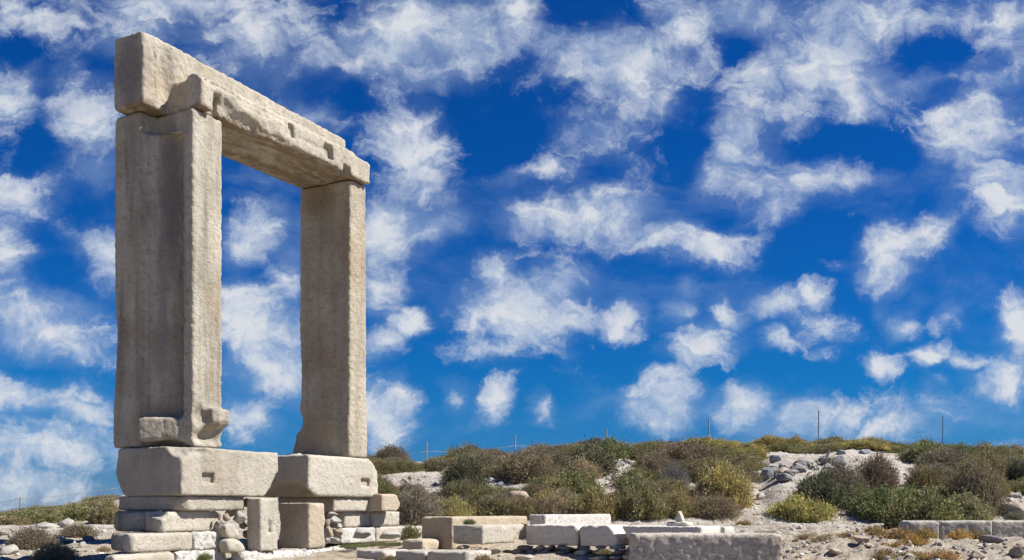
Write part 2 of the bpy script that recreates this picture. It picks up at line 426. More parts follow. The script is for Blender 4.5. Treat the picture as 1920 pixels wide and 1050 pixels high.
M['deadtwig'] = flat_mat('bleached_twigs', (.30, .285, .26))
M['post'] = flat_mat('galvanised_post', (.30, .34, .36), .5, .3)
M['rope'] = flat_mat('pale_rope', (.45, .45, .42))
M['stake'] = flat_mat('weathered_wood', (.30, .28, .25))

def ground_mat():
    m, N, L, b = nt('dry_ground')
    tc = N.new('ShaderNodeTexCoord'); v = tc.outputs['Object']
    a = tex(N, L, v, .35, 6, .65)
    col = ramp(N, L, a.outputs['Fac'], [(.30, (.46, .395, .315)), (.50, (.58, .525, .445)), (.68, (.65, .61, .545))])
    sx = N.new('ShaderNodeSeparateXYZ'); L.new(v, sx.inputs[0])
    yy = N.new('ShaderNodeMapRange'); L.new(sx.outputs[1], yy.inputs[0])
    yy.inputs[1].default_value = 21.5; yy.inputs[2].default_value = 18; yy.inputs[3].default_value = 0; yy.inputs[4].default_value = .55
    col = mixc(N, L, yy.outputs[0], col, (.50, .405, .275))
    wn = tex(N, L, v, .9, 6, .7)
    col = mixc(N, L, ramp(N, L, wn.outputs['Fac'], [(.50, (0, 0, 0)), (.66, (.55,) * 3)]), col, (.36, .285, .19))
    d = tex(N, L, v, 3.0, 8, .72)
    col = mixc(N, L, ramp(N, L, d.outputs['Fac'], [(.36, (.65,) * 3), (.52, (0,) * 3)]), col, (.23, .175, .12))
    pv = tex(N, L, v, 16, kind='ShaderNodeTexVoronoi')
    col = mixc(N, L, ramp(N, L, pv.outputs['Distance'], [(.05, (.55,) * 3), (.3, (0,) * 3)]), col, (.60, .57, .50))
    f = tex(N, L, v, 30, 6, .75)
    col = mixc(N, L, ramp(N, L, f.outputs['Fac'], [(.36, (.6,) * 3), (.5, (0,) * 3)]), col, (.20, .155, .11))
    L.new(col, b.inputs['Base Color'])
    inv = N.new('ShaderNodeMath'); inv.operation = 'SUBTRACT'; inv.inputs[0].default_value = 1
    L.new(pv.outputs['Distance'], inv.inputs[1])
    bump(N, L, b, [(d.outputs['Fac'], .9), (inv.outputs[0], .35), (f.outputs['Fac'], .7)], .07)
    return m
M['ground'] = ground_mat()
def gravel_mat():
    m, N, L, b = nt('gravel_stone')
    g = N.new('ShaderNodeNewGeometry')
    L.new(ramp(N, L, g.outputs['Random Per Island'], [(0, (.25, .22, .19)), (.3, (.42, .37, .30)), (.7, (.56, .52, .46)), (1, (.66, .64, .60))]), b.inputs['Base Color'])
    return m
M['gravel'] = gravel_mat()

# ------------------------------------------------------------------ ground
def sstep(a, b, x):
    t = np.clip((x - a) / (b - a), 0, 1); return t * t * (3 - 2 * t)
CREST_Y = 38.0
_cx = [(p - 960) / FPX * CREST_Y for p in (-900, -300, 0, 60, 130, 215, 400, 690, 800, 900, 1000, 1100, 1200, 1300, 1400, 1500, 1600, 1700, 1800, 1920, 2300, 2900)]
_cz = [EYE + (HOR - y) / FPX * CREST_Y for y in (990, 980, 974, 966, 957, 939, 905, 872, 868, 855, 855, 845, 844, 838, 844, 840, 840, 844, 850, 860, 880, 920)]
def height(X, Y, fine=True):
    X = np.asarray(X, float); Y = np.asarray(Y, float)
    z = np.interp(Y, [-60, 0, 10, 14, 17, 20, 23], [-1.0, .0, .5, .80, .95, 1.15, 1.32])
    z = z + .16 * sstep(4.3, 6.0, X) * sstep(12, 15, Y) * (1 - sstep(19, 22, Y))
    z = z - .22 * sstep(-1.7, -.9, X) * (1 - sstep(2.2, 3.0, X)) * (1 - sstep(15.2, 15.9, Y))
    cz = np.interp(X * CREST_Y / np.clip(Y, 20, CREST_Y), _cx, _cz)
    t = np.clip((Y - 22.5) / (CREST_Y - 22.5), 0, 1)
    hill = t ** .85 * (1 - .12 * t) / .88
    z = z + (cz - 1.32) * hill
    # little gully where the path climbs, and the beaten terrace to its right
    px = X / np.clip(Y, 5, None) * FPX + 960
    z = z - .30 * np.exp(-((px - 1420) / 28) ** 2) * sstep(23, 26, Y) * (1 - sstep(33, 36, Y))
    z = z - np.clip(Y - CREST_Y, 0, 22) * .10 - np.clip(Y - 60, 0, 80) * .14
    if fine:
        p = np.stack([X.ravel(), Y.ravel(), np.zeros(X.size)], 1)
        n = fbm(p * .45, 3).reshape(X.shape) * .22 * sstep(21, 26, Y) * (1 - sstep(200, 400, Y))
        n = n + fbm(p * 1.7 + 5, 4).reshape(X.shape) * .055
        crust = sstep(2.9, 3.6, X) * (1 - sstep(19, 21.5, Y)) + sstep(-6, -6.8, X) * 0
        cr = fbm(p * np.array([2.4, 3.4, 1]) + 31, 5, .6).reshape(X.shape)
        n = n + np.maximum(fbm(p * 6.3 + 11, 3, .55).reshape(X.shape) - .05, -.12) * .055 * (1 - sstep(30, 60, Y)) * sstep(9, 11, Y)
        n = n + crust * (np.maximum(cr, -.12) * .22 - .05 * sstep(.1, .35, np.abs(cr)))
        z = z + n
    return z
def axis(segs):
    a = []
    for lo, hi, st in segs: a += list(np.arange(lo, hi, st))
    return np.array(a)
gx = np.concatenate([-np.geomspace(20, 3000, 24)[::-1], axis([(-19.5, -8, .14), (-8, -2.5, .08), (-2.5, 2.5, .10), (2.5, 10, .055), (10, 22, .14)]), np.geomspace(22.3, 3000, 24)])
gy = np.concatenate([-np.geomspace(1, 2000, 12)[::-1], axis([(0, 11, .5), (11, 13, .12), (13, 21, .06), (21, 30, .09), (30, 42, .13)]), np.geomspace(42.3, 4000, 40)])
GX, GY = np.meshgrid(gx, gy, indexing='ij')
GZ = height(GX, GY)
nx_, ny_ = GX.shape
ids = np.arange(nx_ * ny_).reshape(nx_, ny_)
gq = np.stack([ids[:-1, :-1], ids[1:, :-1], ids[1:, 1:], ids[:-1, 1:]], -1).reshape(-1, 4)
ground = link('ground', new_mesh('ground', np.stack([GX, GY, GZ], -1).reshape(-1, 3), gq), M['ground'])
ground['kind'] = 'structure'

def h1(x, y): return float(height(np.array([x]), np.array([y]))[0])
_ys = np.concatenate([np.arange(11, 46, .04)])
def hit(px, py):
    """where the ray through a photo pixel meets the ground"""
    rx = (px - 960) / FPX; rz = (HOR - py) / FPX
    d = EYE + rz * _ys - height(rx * _ys, _ys)
    k = np.argmax(d < 0) if (d < 0).any() else int(np.argmin(d))
    y = float(_ys[k])
    return rx * y, y, h1(rx * y, y)

# ------------------------------------------------------------------ stone blocks in the temple's own frame
A0 = np.array([-4.44, 14.10])
UA = math.atan2(.877, .48)
Uv = np.array([math.cos(UA), math.sin(UA)]); Vv = np.array([-Uv[1], Uv[0]])
def u_at(px, v):
    r = (px - 960) / FPX
    return -((A0[0] - r * A0[1]) + v * (Vv[0] - r * Vv[1])) / (Uv[0] - r * Uv[1])
def v_at(px, u):
    r = (px - 960) / FPX
    return -((A0[0] - r * A0[1]) + u * (Uv[0] - r * Uv[1])) / (Vv[0] - r * Vv[1])
def d_at(u, v): return A0[1] + u * Uv[1] + v * Vv[1]
def z_at(py, u, v): return EYE + (HOR - py) / FPX * d_at(u, v)
def uv_of(px, d):
    p = np.array([(px - 960) / FPX * d, d]) - A0
    return float(p @ Uv), float(p @ Vv)

def stone(name, label, cat, lo, hi, fn, mat, h=.022, rough=.0055, freq=12, seed=0, group=None, pad=.07, big=.005, loc=None, rot=None):
    """sculpt a stone from a distance function over the box lo..hi, roughen it and mesh it"""
    lo = np.array(lo, float); hi = np.array(hi, float)
    base = np.array([(lo[0] + hi[0]) / 2, (lo[1] + hi[1]) / 2, lo[2]])
    g = [np.arange(lo[i] - pad, hi[i] + pad + h, h) for i in range(3)]
    P = np.meshgrid(*g, indexing='ij')
    F = fn(P)
    near = np.abs(F) < .12
    p = np.stack([a[near] for a in P], 1)
    s = np.array([13.1, 7.7, 3.3]) * (seed + 1)
    F[near] += fbm(p * freq + s, 3, .6) * rough * 2 + pnoise(p * 1.1 + s) * big * 1.6 + np.maximum(pnoise(p * 2.1 + s + 9) - .27, 0) * (.012 + big * 3) \
        + np.maximum(pnoise(p * 17 + s) - .18, 0) * rough * 3.5
    v, q = surface_nets(F, [a[0] for a in g], h)
    me = new_mesh(name, v - base, q)
    if loc is None:
        w = A0 + base[0] * Uv + base[1] * Vv
        loc, rot = (w[0], w[1], base[2]), (0, 0, UA)
    else:
        a = rot[2]
        loc = (loc[0] + base[0] * math.cos(a) - base[1] * math.sin(a), loc[1] + base[0] * math.sin(a) + base[1] * math.cos(a), loc[2] + base[2])
    o = link(name, me, M[mat], loc=loc, rot=rot)
    return tag(o, label, cat, group)

def block(name, label, cat, lo, hi, mat, cuts=(), holes=(), k=.02, scars=(), **kw):
    def fn(P):
        F = sbox(P, lo, hi, k)
        for c0, r0 in scars: F = smax(F, -ell(P, c0, r0), .03)
        q = np.random.default_rng(kw.get('seed', 0) + 900)
        e = np.array(hi, float) - np.array(lo, float)
        for _ in range(7):
            ax = q.integers(3); c0 = np.array(lo, float) + e * (q.random(3) > .5); c0[ax] = lo[ax] + e[ax] * q.random()
            if q.random() < .6: c0[2] = hi[2] if ax != 2 else c0[2]
            r0 = q.uniform(.015, .05, 3) * min(1, e.min() / .3); r0[ax] = q.uniform(.05, .18)
            F = smax(F, -ell(P, c0, r0), .015)
        for n, pt, kk in cuts: F = smax(F, plane(P, n, pt), kk)
        for hl, hh in holes: F = smax(F, -sbox(P, hl, hh, .02), .02)
        return F
    return stone(name, label, cat, lo, hi, fn, mat, **kw)

# --- left jamb
ZT, ZB = 7.20, 2.475
def left_jamb(P):
    u, v, z = P
    F = sbox(P, (0, 0, ZB), (.57, 1.20, ZT), .05)
    fl = .035 * np.exp(-((z - ZB - .25) / .5) ** 2) - .045 * np.exp(-((z - 4.05) / .40) ** 2)
    top = 0 * z
    wing = smax(np.abs(v - 1.01 - fl / 2) - (.275 + fl / 2), -u - .27 - .07 * top, .07)
    wing = smax(smax(wing, u - .4, .05), np.abs(z - (ZT + ZB) / 2) - (ZT - ZB) / 2, .05)
    F = smin(F, wing, .05)
    # a cove fills the angle between wing and pier below the top
    zc = z_at(258, 0, .4)
    cove = smax(plane(P, (-.80, -.60, 0), (-.03, .22, 0)), np.abs(v - .52) - .36, .05)
    cove = smax(cove, -u - .20, .08)
    cove = smax(smax(cove, np.abs(u - .1) - .45, .05), np.maximum(ZB - z, z - (zc + .06)), .07)
    F = smin(F, cove, .05)
    # sunk panel with a lip above and below
    zl, zu = z_at(790, .0, .3), z_at(252, 0, .3)
    deep = smax(-(plane(P, (-.80, -.60, 0), (-.03, .22, 0)) + .17), np.abs(v - .43) - .235, .025)
    deep = smax(smax(deep, zl - z, .03), z - zu - .25 * (v - .3) ** 2, .03)
    F = smax(F, -deep, .05)
    # rough boss left on the front face near the foot, with an undercut
    zb = z_at(785, .3, 0)
    boss = sbox(P, (.20, -.13, zb - .13), (.60, .1, zb + .15), .05)
    boss = smax(boss, plane(P, (0, -.6, -.8), (.3, -.10, zb - .08)), .05)
    F = smin(F, boss, .06)
    F = smax(F, -ell(P, (.12, -.10, zb + .03), (.13, .16, .17)), .05)
    F = smax(F, -ell(P, (.26, -.10, zb - .27), (.30, .20, .13)), .05)
    lip = smax(plane(P, (-.80, -.60, 0), (-.075, .20, 0)), np.abs(v - .42) - .25, .08)
    lip = smax(lip, np.maximum(zl - .30 - z, z - zl - .05), .06)
    F = smin(F, smax(lip, u - .3, .03), .06)
    F = smax(F, -ell(P, (-.12, .32, zl - .38), (.22, .32, .12)), .05)
    return F
stone('stone_jamb', 'left marble jamb of the gate, with a sunk vertical panel and a knob near its foot', 'gate jamb', (-.40, -.18, ZB), (.60, 1.34, ZT), left_jamb, 'marble_jamb', h=.019, rough=.0055, freq=13, seed=1, big=.005)
# --- right jamb
def right_jamb(P):
    u, v, z = P
    fl = .05 + .19 * np.clip((3.15 - z) / .65, 0, 1) ** 1.7
    wu = .245 - .02 * np.clip((z - 4) / 3, 0, 1) + .03 * np.exp(-((z - 2.9) / .35) ** 2)
    F = smax(np.abs(u - 3.755) - wu, np.maximum(-v, v - 1.06 - fl), .05)
    F = smax(F, np.abs(z - (ZT + 2.49) / 2) - (ZT - 2.49) / 2, .04)
    F = smax(F, -ell(P, (3.5, 1.12, 3.12), (.3, .10, .16)), .05)
    F = smax(F, -ell(P, (3.5, 1.14, 4.0), (.3, .07, .6)), .06)
    return F
stone('stone_jamb', 'right marble jamb of the gate, plain and cracked, with a flared foot', 'gate jamb', (3.48, -.02, 2.49), (4.04, 1.32, ZT), right_jamb, 'marble_right', h=.019, rough=.006, freq=12, seed=2, big=.005)
# --- lintel
def lintel(P):
    u, v, z = P
    back = sbox(P, (-.41, .53, 7.215), (4.10, 1.12, 8.30), .04)
    back = smax(back, plane(P, (.018, 0, 1), (-.41, 0, 8.235)), .05)
    front = sbox(P, (.06, -.10, 7.215), (3.96, .60, 7.71), .035)
    front = smax(front, plane(P, (0, -.55, .83), (0, -.02, 7.69)), .08)
    F = smin(back, front, .05)
    F = smax(F, -ell(P, (.0, .40, 7.75), (.16, .22, .5)), .08)          # hollow between the ends
    F = smax(F, plane(P, (-.6, -.6, -.5), (.06, -.06, 7.27)), .06)
    # scars along the front face
    F = smax(F, -ell(P, (.92, -.16, 7.20), (.55, .20, .22)), .05)
    F = smax(F, -ell(P, (.55, -.14, 7.33), (.16, .13, .17)), .04)
    F = smax(F, -ell(P, (1.55, -.15, 7.24), (.45, .12, .10)), .04)
    F = smax(F, -sbox(P, (.12, -.15, 7.60), (.72, -.03, 7.655), .03), .03)
    F = smax(F, -sbox(P, (.75, -.13, 7.56), (1.8, -.075, 7.60), .03), .04)
    uh = u_at(548, -.1); F = smax(F, -sbox(P, (uh - .08, -.2, z_at(257, uh, -.1)), (uh + .05, -.03, z_at(233, uh, -.1)), .03), .03)
    un = u_at(617, -.1); F = smax(F, -sbox(P, (un - .10, -.2, z_at(296, un, -.1)), (un + .11, -.01, z_at(270, un, -.1)), .03), .03)
    un = u_at(655, -.1); F = smax(F, -sbox(P, (un - .14, -.2, 7.1), (un + .05, .10, z_at(312, un, -.1)), .04), .03)
    F = smax(F, -sbox(P, (un + .22, -.2, 7.6), (4.2, .1, 7.9), .05), .05)
    F = smax(F, -sbox(P, (2.1, -.115, z_at(262, 2.1, -.1)), (2.75, -.085, z_at(255, 2.1, -.1)), .02), .02)
    # worn soffit
    F = smax(F, -ell(P, (1.9, .55, 7.20), (1.3, .33, .08)), .05)
    F = smax(F, -ell(P, (1.15, .28, 7.19), (.35, .10, .12)), .04)
    F = smax(F, -ell(P, (2.85, .30, 7.19), (.30, .06, .10)), .03)
    F = smax(F, -ell(P, (1.15, -.14, 7.52), (.30, .06, .05)), .03)
    F = smax(F, -ell(P, (1.45, -.13, 7.36), (.16, .05, .09)), .03)
    F = smax(F, -ell(P, (2.4, -.14, 7.20), (.9, .10, .07)), .03)
    F = smax(F, -sbox(P, (.30, -.16, 7.15), (.44, .06, 7.50), .05), .05)
    # split at the near end
    F = smax(F, -sbox(P, (-.21, .50, 7.45), (-.18, .56, 8.0), .02), .02)
    return F
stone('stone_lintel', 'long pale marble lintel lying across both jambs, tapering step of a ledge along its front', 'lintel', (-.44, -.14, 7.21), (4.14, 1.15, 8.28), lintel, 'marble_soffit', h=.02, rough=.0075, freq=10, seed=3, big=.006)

# --- threshold
u0 = u_at(340, -.1)
hu = u_at(380, -.1)
block('threshold_block', 'huge marble block under the left jamb, with a dark end and a square socket', 'stone block', (u0, -.10, 1.79), (1.64, 1.27, 2.465), 'marble_lintel',
      cuts=[((.75, 0, -.66), (1.62, 0, 2.10), .06), ((-.4, -.5, .76), (u0 + .10, -.04, 2.43), .10), ((-.2, 1, .2), (0, 1.25, 2.3), .06), ((-.3, .8, -.5), (0, 1.24, 1.9), .08)],
      scars=[((u0 + .02, -.08, 2.46), (.22, .24, .13)), ((u0 + .28, -.16, 2.40), (.25, .10, .06)), ((u0 - .02, -.12, 2.15), (.05, .06, .22)), ((1.66, -.10, 1.95), (.14, .2, .2))], holes=[((hu, -.2, z_at(905, hu, -.1)), (u_at(402, -.1), -.035, z_at(887, hu, -.1)))], h=.021, seed=5)
hu = u_at(678, -.1)
def slab2(P):
    F = sbox(P, (2.33, -.10, 1.805), (4.20, 1.27, 2.475), .05)
    F = smax(F, plane(P, (.72, 0, .7), (4.02, 0, 2.47)), .08)
    F = smax(F, -ell(P, (2.22, .30, 1.80), (.50, .42, .24)), .05)
    F = smax(F, plane(P, (-.7, 0, -.7), (2.36, 0, 1.88)), .05)
    F = smax(F, -sbox(P, (hu, -.2, z_at(912, hu, -.1)), (u_at(694, -.1), -.04, z_at(897, hu, -.1)), .02), .02)
    return F
stone('threshold_block', 'marble block under the right jamb, right half of the threshold, hollowed at its lower left', 'stone block', (2.33, -.10, 1.805), (4.20, 1.27, 2.475), slab2, 'marble_cream', h=.021, seed=6)
u_c = u_at(548, .9)
block('flat_stone_chip', 'small white stone chip on the threshold at the foot of the right jamb', 'stone', (3.02, .75, 2.46), (3.3, 1.05, 2.555), 'marble_white', cuts=[((-.6, 0, .8), (3.1, .9, 2.55), .04)], h=.018, seed=7)

# --- courses of the left pier
def bn(name, label, pxc, pxr, v0, pxl, z0, z1, mat, cat='stone block', **kw):
    """block whose sunlit front runs from photo column pxc to pxr at v0 and whose shaded end reaches pxl"""
    ua, ub = u_at(pxc, v0), u_at(pxr, v0)
    return block(name, label, cat, (ua, v0, z0), (ub, v_at(pxl, ua), z1), mat, **kw)
bn('plinth_block', 'thin long block directly under the left threshold block, its broken corner sunlit', 335, 460, -.03, 222, 1.585, 1.785, 'marble_lintel', seed=8,
   cuts=[((-.8, -.6, -.1), (u_at(350, -.03), -.02, 1.6), .06)])
bn('plinth_block', 'short tan-ended block in the middle course of the left pier', 303, 411, .08, 271, 1.29, 1.58, 'marble_cream', seed=9, scars=[((u_at(303, .08), .1, 1.58), (.12, .25, .10))])
block('plinth_block', 'grey shaded block at the far left of the middle course of the left pier', 'stone block', (-.42, .45, 1.285), (.3, v_at(210, -.42), 1.578), 'marble_jamb', seed=10, k=.08)
bn('plinth_block', 'cream block with a rounded near end, lowest course of the left pier', 246, 364, .0, 218, 1.03, 1.283, 'marble_cream', seed=11, k=.05, cuts=[((-.7, .7, 0), (u_at(246, 0) + .02, .18, 1.1), .06)])
bn('plinth_block', 'rough white block at the right end of the lowest course of the left pier', 366, 423, .005, 330, 1.03, 1.285, 'marble_white', seed=12, rough=.014)
block('plinth_block', 'grey block in shade behind the rounded cream block of the left pier', 'stone block', (-.72, .30, 1.03), (.2, v_at(205, -.72), 1.28), 'marble_jamb', seed=13, k=.06)
bn('base_block', 'cream footing block at the bottom left corner of the gate', 212, 330, -.06, 193, .72, 1.022, 'marble_cream', seed=14, k=.06)
bn('base_block', 'rough white footing block below the rough white block of the left pier', 332, 425, -.02, 312, .72, 1.024, 'marble_white', seed=15, rough=.014)

# --- between the piers
bn('upright_block', 'narrow upright block with a sunlit scarred front, left of the wide upright block', 488, 522, -.32, 462, .985, 1.765, 'marble_cream', seed=16,
   holes=[((u_at(503, -.32), -.4, 1.25), (u_at(509, -.32), -.28, 1.42))])
bn('upright_block', 'wide upright block showing a broad shaded side, standing in front of the dark hole', 579, 611, -.30, 522, .99, 1.70, 'marble_tan', seed=17)

# --- courses of the right pier
ur = u_at(626, -.03)
block('plinth_block', 'thin long block directly under the right threshold block, stepped at its foot', 'stone block', (ur, -.03, 1.565), (u_at(724, -.03), 1.2, 1.80), 'marble_cream', seed=18)
block('plinth_block', 'chamfered tan block ending the course under the right threshold block', 'stone block', (u_at(716, -.30), -.30, 1.565), (u_at(753, -.30), .6, 1.87), 'marble_tan',
      cuts=[((.8, 0, .6), (u_at(745, -.30), 0, 1.87), .05), ((.7, 0, -.7), (u_at(750, -.30), 0, 1.62), .05)], seed=19)
block('plinth_block', 'cream block with a ragged shadow in the middle course of the right pier', 'stone block', (u_at(646, .06), .06, 1.295), (u_at(700, .06), 1.1, 1.56), 'marble_cream', seed=20)
block('plinth_block', 'plain pale block at the right end of the middle course of the right pier', 'stone block', (u_at(700, -.02) + .01, -.02, 1.295), (u_at(750, -.02), 1.0, 1.56), 'marble_cream', seed=21)
block('plinth_block', 'worn white low block in the lowest course of the right pier', 'stone block', (u_at(640, -.05), -.05, 1.02), (u_at(705, -.05), 1.0, 1.287), 'marble_white', seed=22)
block('plinth_block', 'pale low course block running from the right pier towards the weeds', 'stone block', (u_at(705, -.04) + .01, -.04, 1.02), (u_at(800, -.04), .7, 1.29), 'marble_cream', seed=23)

# --- pavement in front of the gate
ux, vx = uv_of(455, 14.55)
block('paving_slab', 'large pitted white slab lying in front of the two upright blocks', 'stone slab', (ux, vx, .62), (ux + 2.1, -.03, .985), 'marble_white', seed=24, rough=.016, big=.03, k=.07)
block('paving_slab', 'pitted white slab lying in front of the right pier', 'stone slab', (ux + 2.12, vx + .05, .66), (ux + 4.3, -.07, 1.0), 'marble_white', seed=25, rough=.016, big=.03, k=.07)
def bu(name, label, pxl, pxr, d, yt, yb, length, mat, cat='stone block', **kw):
    """block whose camera-side end face spans pxl..pxr (pxl at distance d)"""
    ul, vl = uv_of(pxl, d)
    vr = v_at(pxr, ul)
    return block(name, label, cat, (ul, vr, z_at(yb, ul, vl)), (ul + length, vl, z_at(yt, ul, vl)), mat, **kw)
bu('fallen_block', 'squared block with a broken right top edge lying low in front of the right pier', 668, 738, 15.2, 1031, 1075, .7, 'marble_grey', seed=26, cuts=[((.0, -.75, .6), uv_of(722, 15.0) + (.98,), .05)])
bu('fallen_block', 'low grey block below the small brown block, left of the bluish one', 740, 797, 15.0, 1032, 1075, .7, 'marble_grey', seed=27)
bu('fallen_block', 'bluish pale low block at the bottom, under the stained corner block', 799, 876, 14.7, 1033, 1075, .7, 'marble_grey', seed=28)
bu('fallen_block', 'small brown block lying against the stained corner block', 752, 793, 16.2, 1011, 1035, .5, 'marble_tan', seed=29, k=.07)

# --- low walls in the middle
def bc(name, label, pxc, d, pxr, pxl, yt, yb, mat, **kw):
    uc, vc = uv_of(pxc, d)
    return block(name, label, 'stone block', (uc, vc, z_at(yb, uc, vc)), (u_at(pxr, vc), v_at(pxl, uc), z_at(yt, uc, vc)), mat, **kw)
bc('wall_block', 'long block with a brown stained square end, left corner of the low central wall', 848, 16.4, 990, 790, 969, 1031, 'marble_stained', seed=30)
bc('wall_block', 'long pitted white block at the back right of the low central wall', 1023, 18.3, 1147, 991, 965, 990, 'marble_white', seed=31)
bc('wall_block', 'pale block with a grey square end tipped in front of the stained corner block', 905, 15.2, 1000, 849, 985, 1021, 'marble_cream', seed=32,
   cuts=[((.5, -.3, -.8), (u_at(965, uv_of(905, 15.2)[1]), uv_of(905, 15.2)[1], 1.10), .05)])
uC, vC = uv_of(985, 16.3)
zc0, zc1 = z_at(1022, uC, vC), z_at(984, uC, vC)
vA, vB, vD, vE, vF = v_at(1082, uC), v_at(1085, uC), v_at(1156, uC), v_at(1163, uC), v_at(1316, uC)
G = 'grey blocks of the low central wall'
block('wall_block', 'widest of the grey faced wall blocks, left of the narrow crack', 'stone block', (uC, vA, zc0), (uC + .9, vC, zc1), 'marble_pale', seed=33)
block('wall_block', 'middle grey faced wall block with a clipped upper right corner', 'stone block', (uC + .01, vD, zc0), (uC + .9, vB, zc1), 'marble_pale', seed=34, cuts=[((0, -.75, .66), (uC, vD + .14, zc1), .04)])
block('wall_block', 'grey faced wall block with a slanting left end, carrying the pointed cairn', 'stone block', (uC + .015, vF, zc0 - .01), (uC + .95, vE, zc1 - .005), 'marble_pale', seed=35, cuts=[((0, .85, -.5), (uC, vE - .01, zc1 - .02), .03)])
block('wall_block', 'low rough block behind the right end of the grey wall', 'stone block', (uC + .97, v_at(1360, uC + .97), zc0 - .05), (uC + 1.5, v_at(1200, uC + .97), zc1 - .02), 'marble_white', seed=36)
# cairn
cu, cv = uC + .35, v_at(1272, uC + .35)
block('flat_stone', 'small flat pale stone under the pointed cairn stone', 'stone', (cu - .12, cv - .20, zc1 - .01), (cu + .14, cv + .18, zc1 + .065), 'marble_pale', seed=37, h=.016, k=.06, rough=.008)
block('pointed_stone', 'little pointed stone standing upright on a flat stone on the wall', 'stone', (cu - .07, cv - .14, zc1 + .055), (cu + .07, cv + .05, zc1 + .25), 'marble_grey', seed=38, h=.014, k=.05, rough=.006,
      cuts=[((0, -.9, .42), (cu, cv - .05, zc1 + .18), .03), ((0, .85, .5), (cu, cv + .02, zc1 + .17), .03)])
# --- big veined block in the foreground and the marble kerb at the right
block('veined_block', 'big veined grey marble block with a rough sunlit right end, lowest in the middle foreground', 'stone block', (-.0, 0, -.62), (1.84, .62, 0), 'marble_cracked', seed=39, h=.02, rough=.006,
      k=.05, loc=(1.49, 12.5, EYE - 46 * 12.5 / FPX), rot=(0, 0, R(-2)))
zk = EYE - 21.5 * 17 / FPX
for k_, (a, b_, lab) in enumerate([(1701, 1761.5, 'first short grey marble kerb block at the left end of the low right wall'), (1763, 1862, 'longest grey marble kerb block, second in the low right wall'),
                                   (1864, 1975, 'grey marble kerb block cut by the right edge of the view')]):
    xa, xb = (a - 960) / FPX * 17, (b_ - 960) / FPX * 17
    block('kerb_block', lab, 'kerb block', (0, 0, -.5), (xb - xa, .42, 0), 'marble_grey', seed=40 + k_, h=.022, rough=.006, big=.006, k=.025, loc=(xa, 17 + .02 * k_, zk), rot=(0, 0, 0))

# ------------------------------------------------------------------ loose stones
def stone_proto(seed, flat=1.0, k=.12):
    r = np.random.default_rng(seed)
    ns = r.normal(size=(12, 3)); ns /= np.linalg.norm(ns, axis=1)[:, None]; ds = r.uniform(.50, .92, 12)
    h = .085
    g = np.arange(-1.15, 1.16, h); P = np.meshgrid(g, g, g, indexing='ij')
    F = np.sqrt(P[0] ** 2 + P[1] ** 2 + P[2] ** 2) - 1
    for n, d in zip(ns, ds): F = smax(F, n[0] * P[0] + n[1] * P[1] + n[2] * P[2] - d, k)
    p = np.stack([a.ravel() for a in P], 1)
    F += (fbm(p * 1.8 + seed * 5.1, 3, .6) * .07).reshape(F.shape)
    v, q = surface_nets(F, (g[0],) * 3, h)
    return new_mesh('loose_stone', v, q)
PROTO = [stone_proto(100 + i, k=.03 + .035 * (i % 3)) for i in range(12)]
PM = {}
def rock(name, label, cat, x, y, z, size, mat, group=None, rot=None, i=None):
    i = random.randrange(len(PROTO)) if i is None else i
    key = (i, mat)
    if key not in PM:
        me = PROTO[i].copy(); me.materials.append(M[mat]); PM[key] = me
    o = bpy.data.objects.new(name, PM[key]); C.objects.link(o)
    o.location = (x, y, z); o.scale = size
    o.rotation_euler = rot if rot else (random.uniform(-.25, .25), random.uniform(-.25, .25), random.uniform(0, 6.28))
    return tag(o, label, cat, group)
def rock_px(name, label, cat, px, py, wpx, hpx, mat, group=None, d=None, sink=.33, **kw):
    """stone whose foot stands at photo point px,py on the ground and which is wpx by hpx big there"""
    x, y, z = hit(px, py)
    s = y / FPX
    return rock(name, label, cat, x, y, z + hpx * s * (.5 - sink), (wpx * s * .5, wpx * s * .42, hpx * s * .55), mat, group, **kw)

# rubble packed between the piers
def rub(px, py, wpx, hpx, v, mat, label):
    u = u_at(px, v); s = d_at(u, v) / FPX
    w = A0 + u * Uv + v * Vv
    rock('rubble_stone', label, 'stone', w[0], w[1], z_at(py, u, v), (wpx * s * .56, wpx * s * .56, hpx * s * .58), mat, 'rubble packed between the piers of the gate', i=random.choice((2, 5, 8, 11)),
         rot=(random.uniform(-.2, .2), random.uniform(-.3, .3), random.uniform(0, 6)))
block('rubble_stone', 'wedge-shaped cream stone leaning left of the narrow upright block', 'stone', (u_at(423, -.14), -.14, z_at(1012, .6, -.14)), (u_at(452, -.14), .12, z_at(981, .6, -.14)), 'marble_cream',
      cuts=[((.75, -.2, .65), (u_at(444, -.14), -.1, z_at(987, .6, -.14)), .05), ((-.6, 0, -.7), (u_at(427, -.14), 0, z_at(1008, .6, -.14)), .05)], k=.05, seed=51, group='rubble packed between the piers of the gate')
block('rubble_stone', 'broad tan boulder at the foot of the narrow upright block', 'stone', (u_at(428, -.22), -.22, .97), (u_at(464, -.22), .0, z_at(1010, .6, -.22)), 'marble_cream',
      cuts=[((.6, -.2, .75), (u_at(458, -.30), -.2, z_at(1011, .6, -.3)), .06), ((-.7, 0, .7), (u_at(430, -.30), 0, z_at(1012, .6, -.3)), .06)], k=.08, seed=52, group='rubble packed between the piers of the gate')
rub(449, 970, 30, 22, -.08, 'rubble_pale', 'pale broken stone under the end of the thin long left block')
rub(424, 971, 20, 16, -.05, 'rubble_warm', 'orange round stone beside the middle course of the left pier')
rub(465, 945, 20, 20, .1, 'rubble_warm', 'small tan stone wedged at the top of the left rubble')
rub(412, 968, 9, 14, -.03, 'rubble_warm', 'tiny tan stone touching the middle course of the left pier')
rub(414, 987, 10, 20, -.03, 'rubble_pale', 'thin pale stone below the orange round stone')
rub(462, 1003, 22, 16, .1, 'rubble_warm', 'dark little stone in the gap behind the wedge-shaped stone')
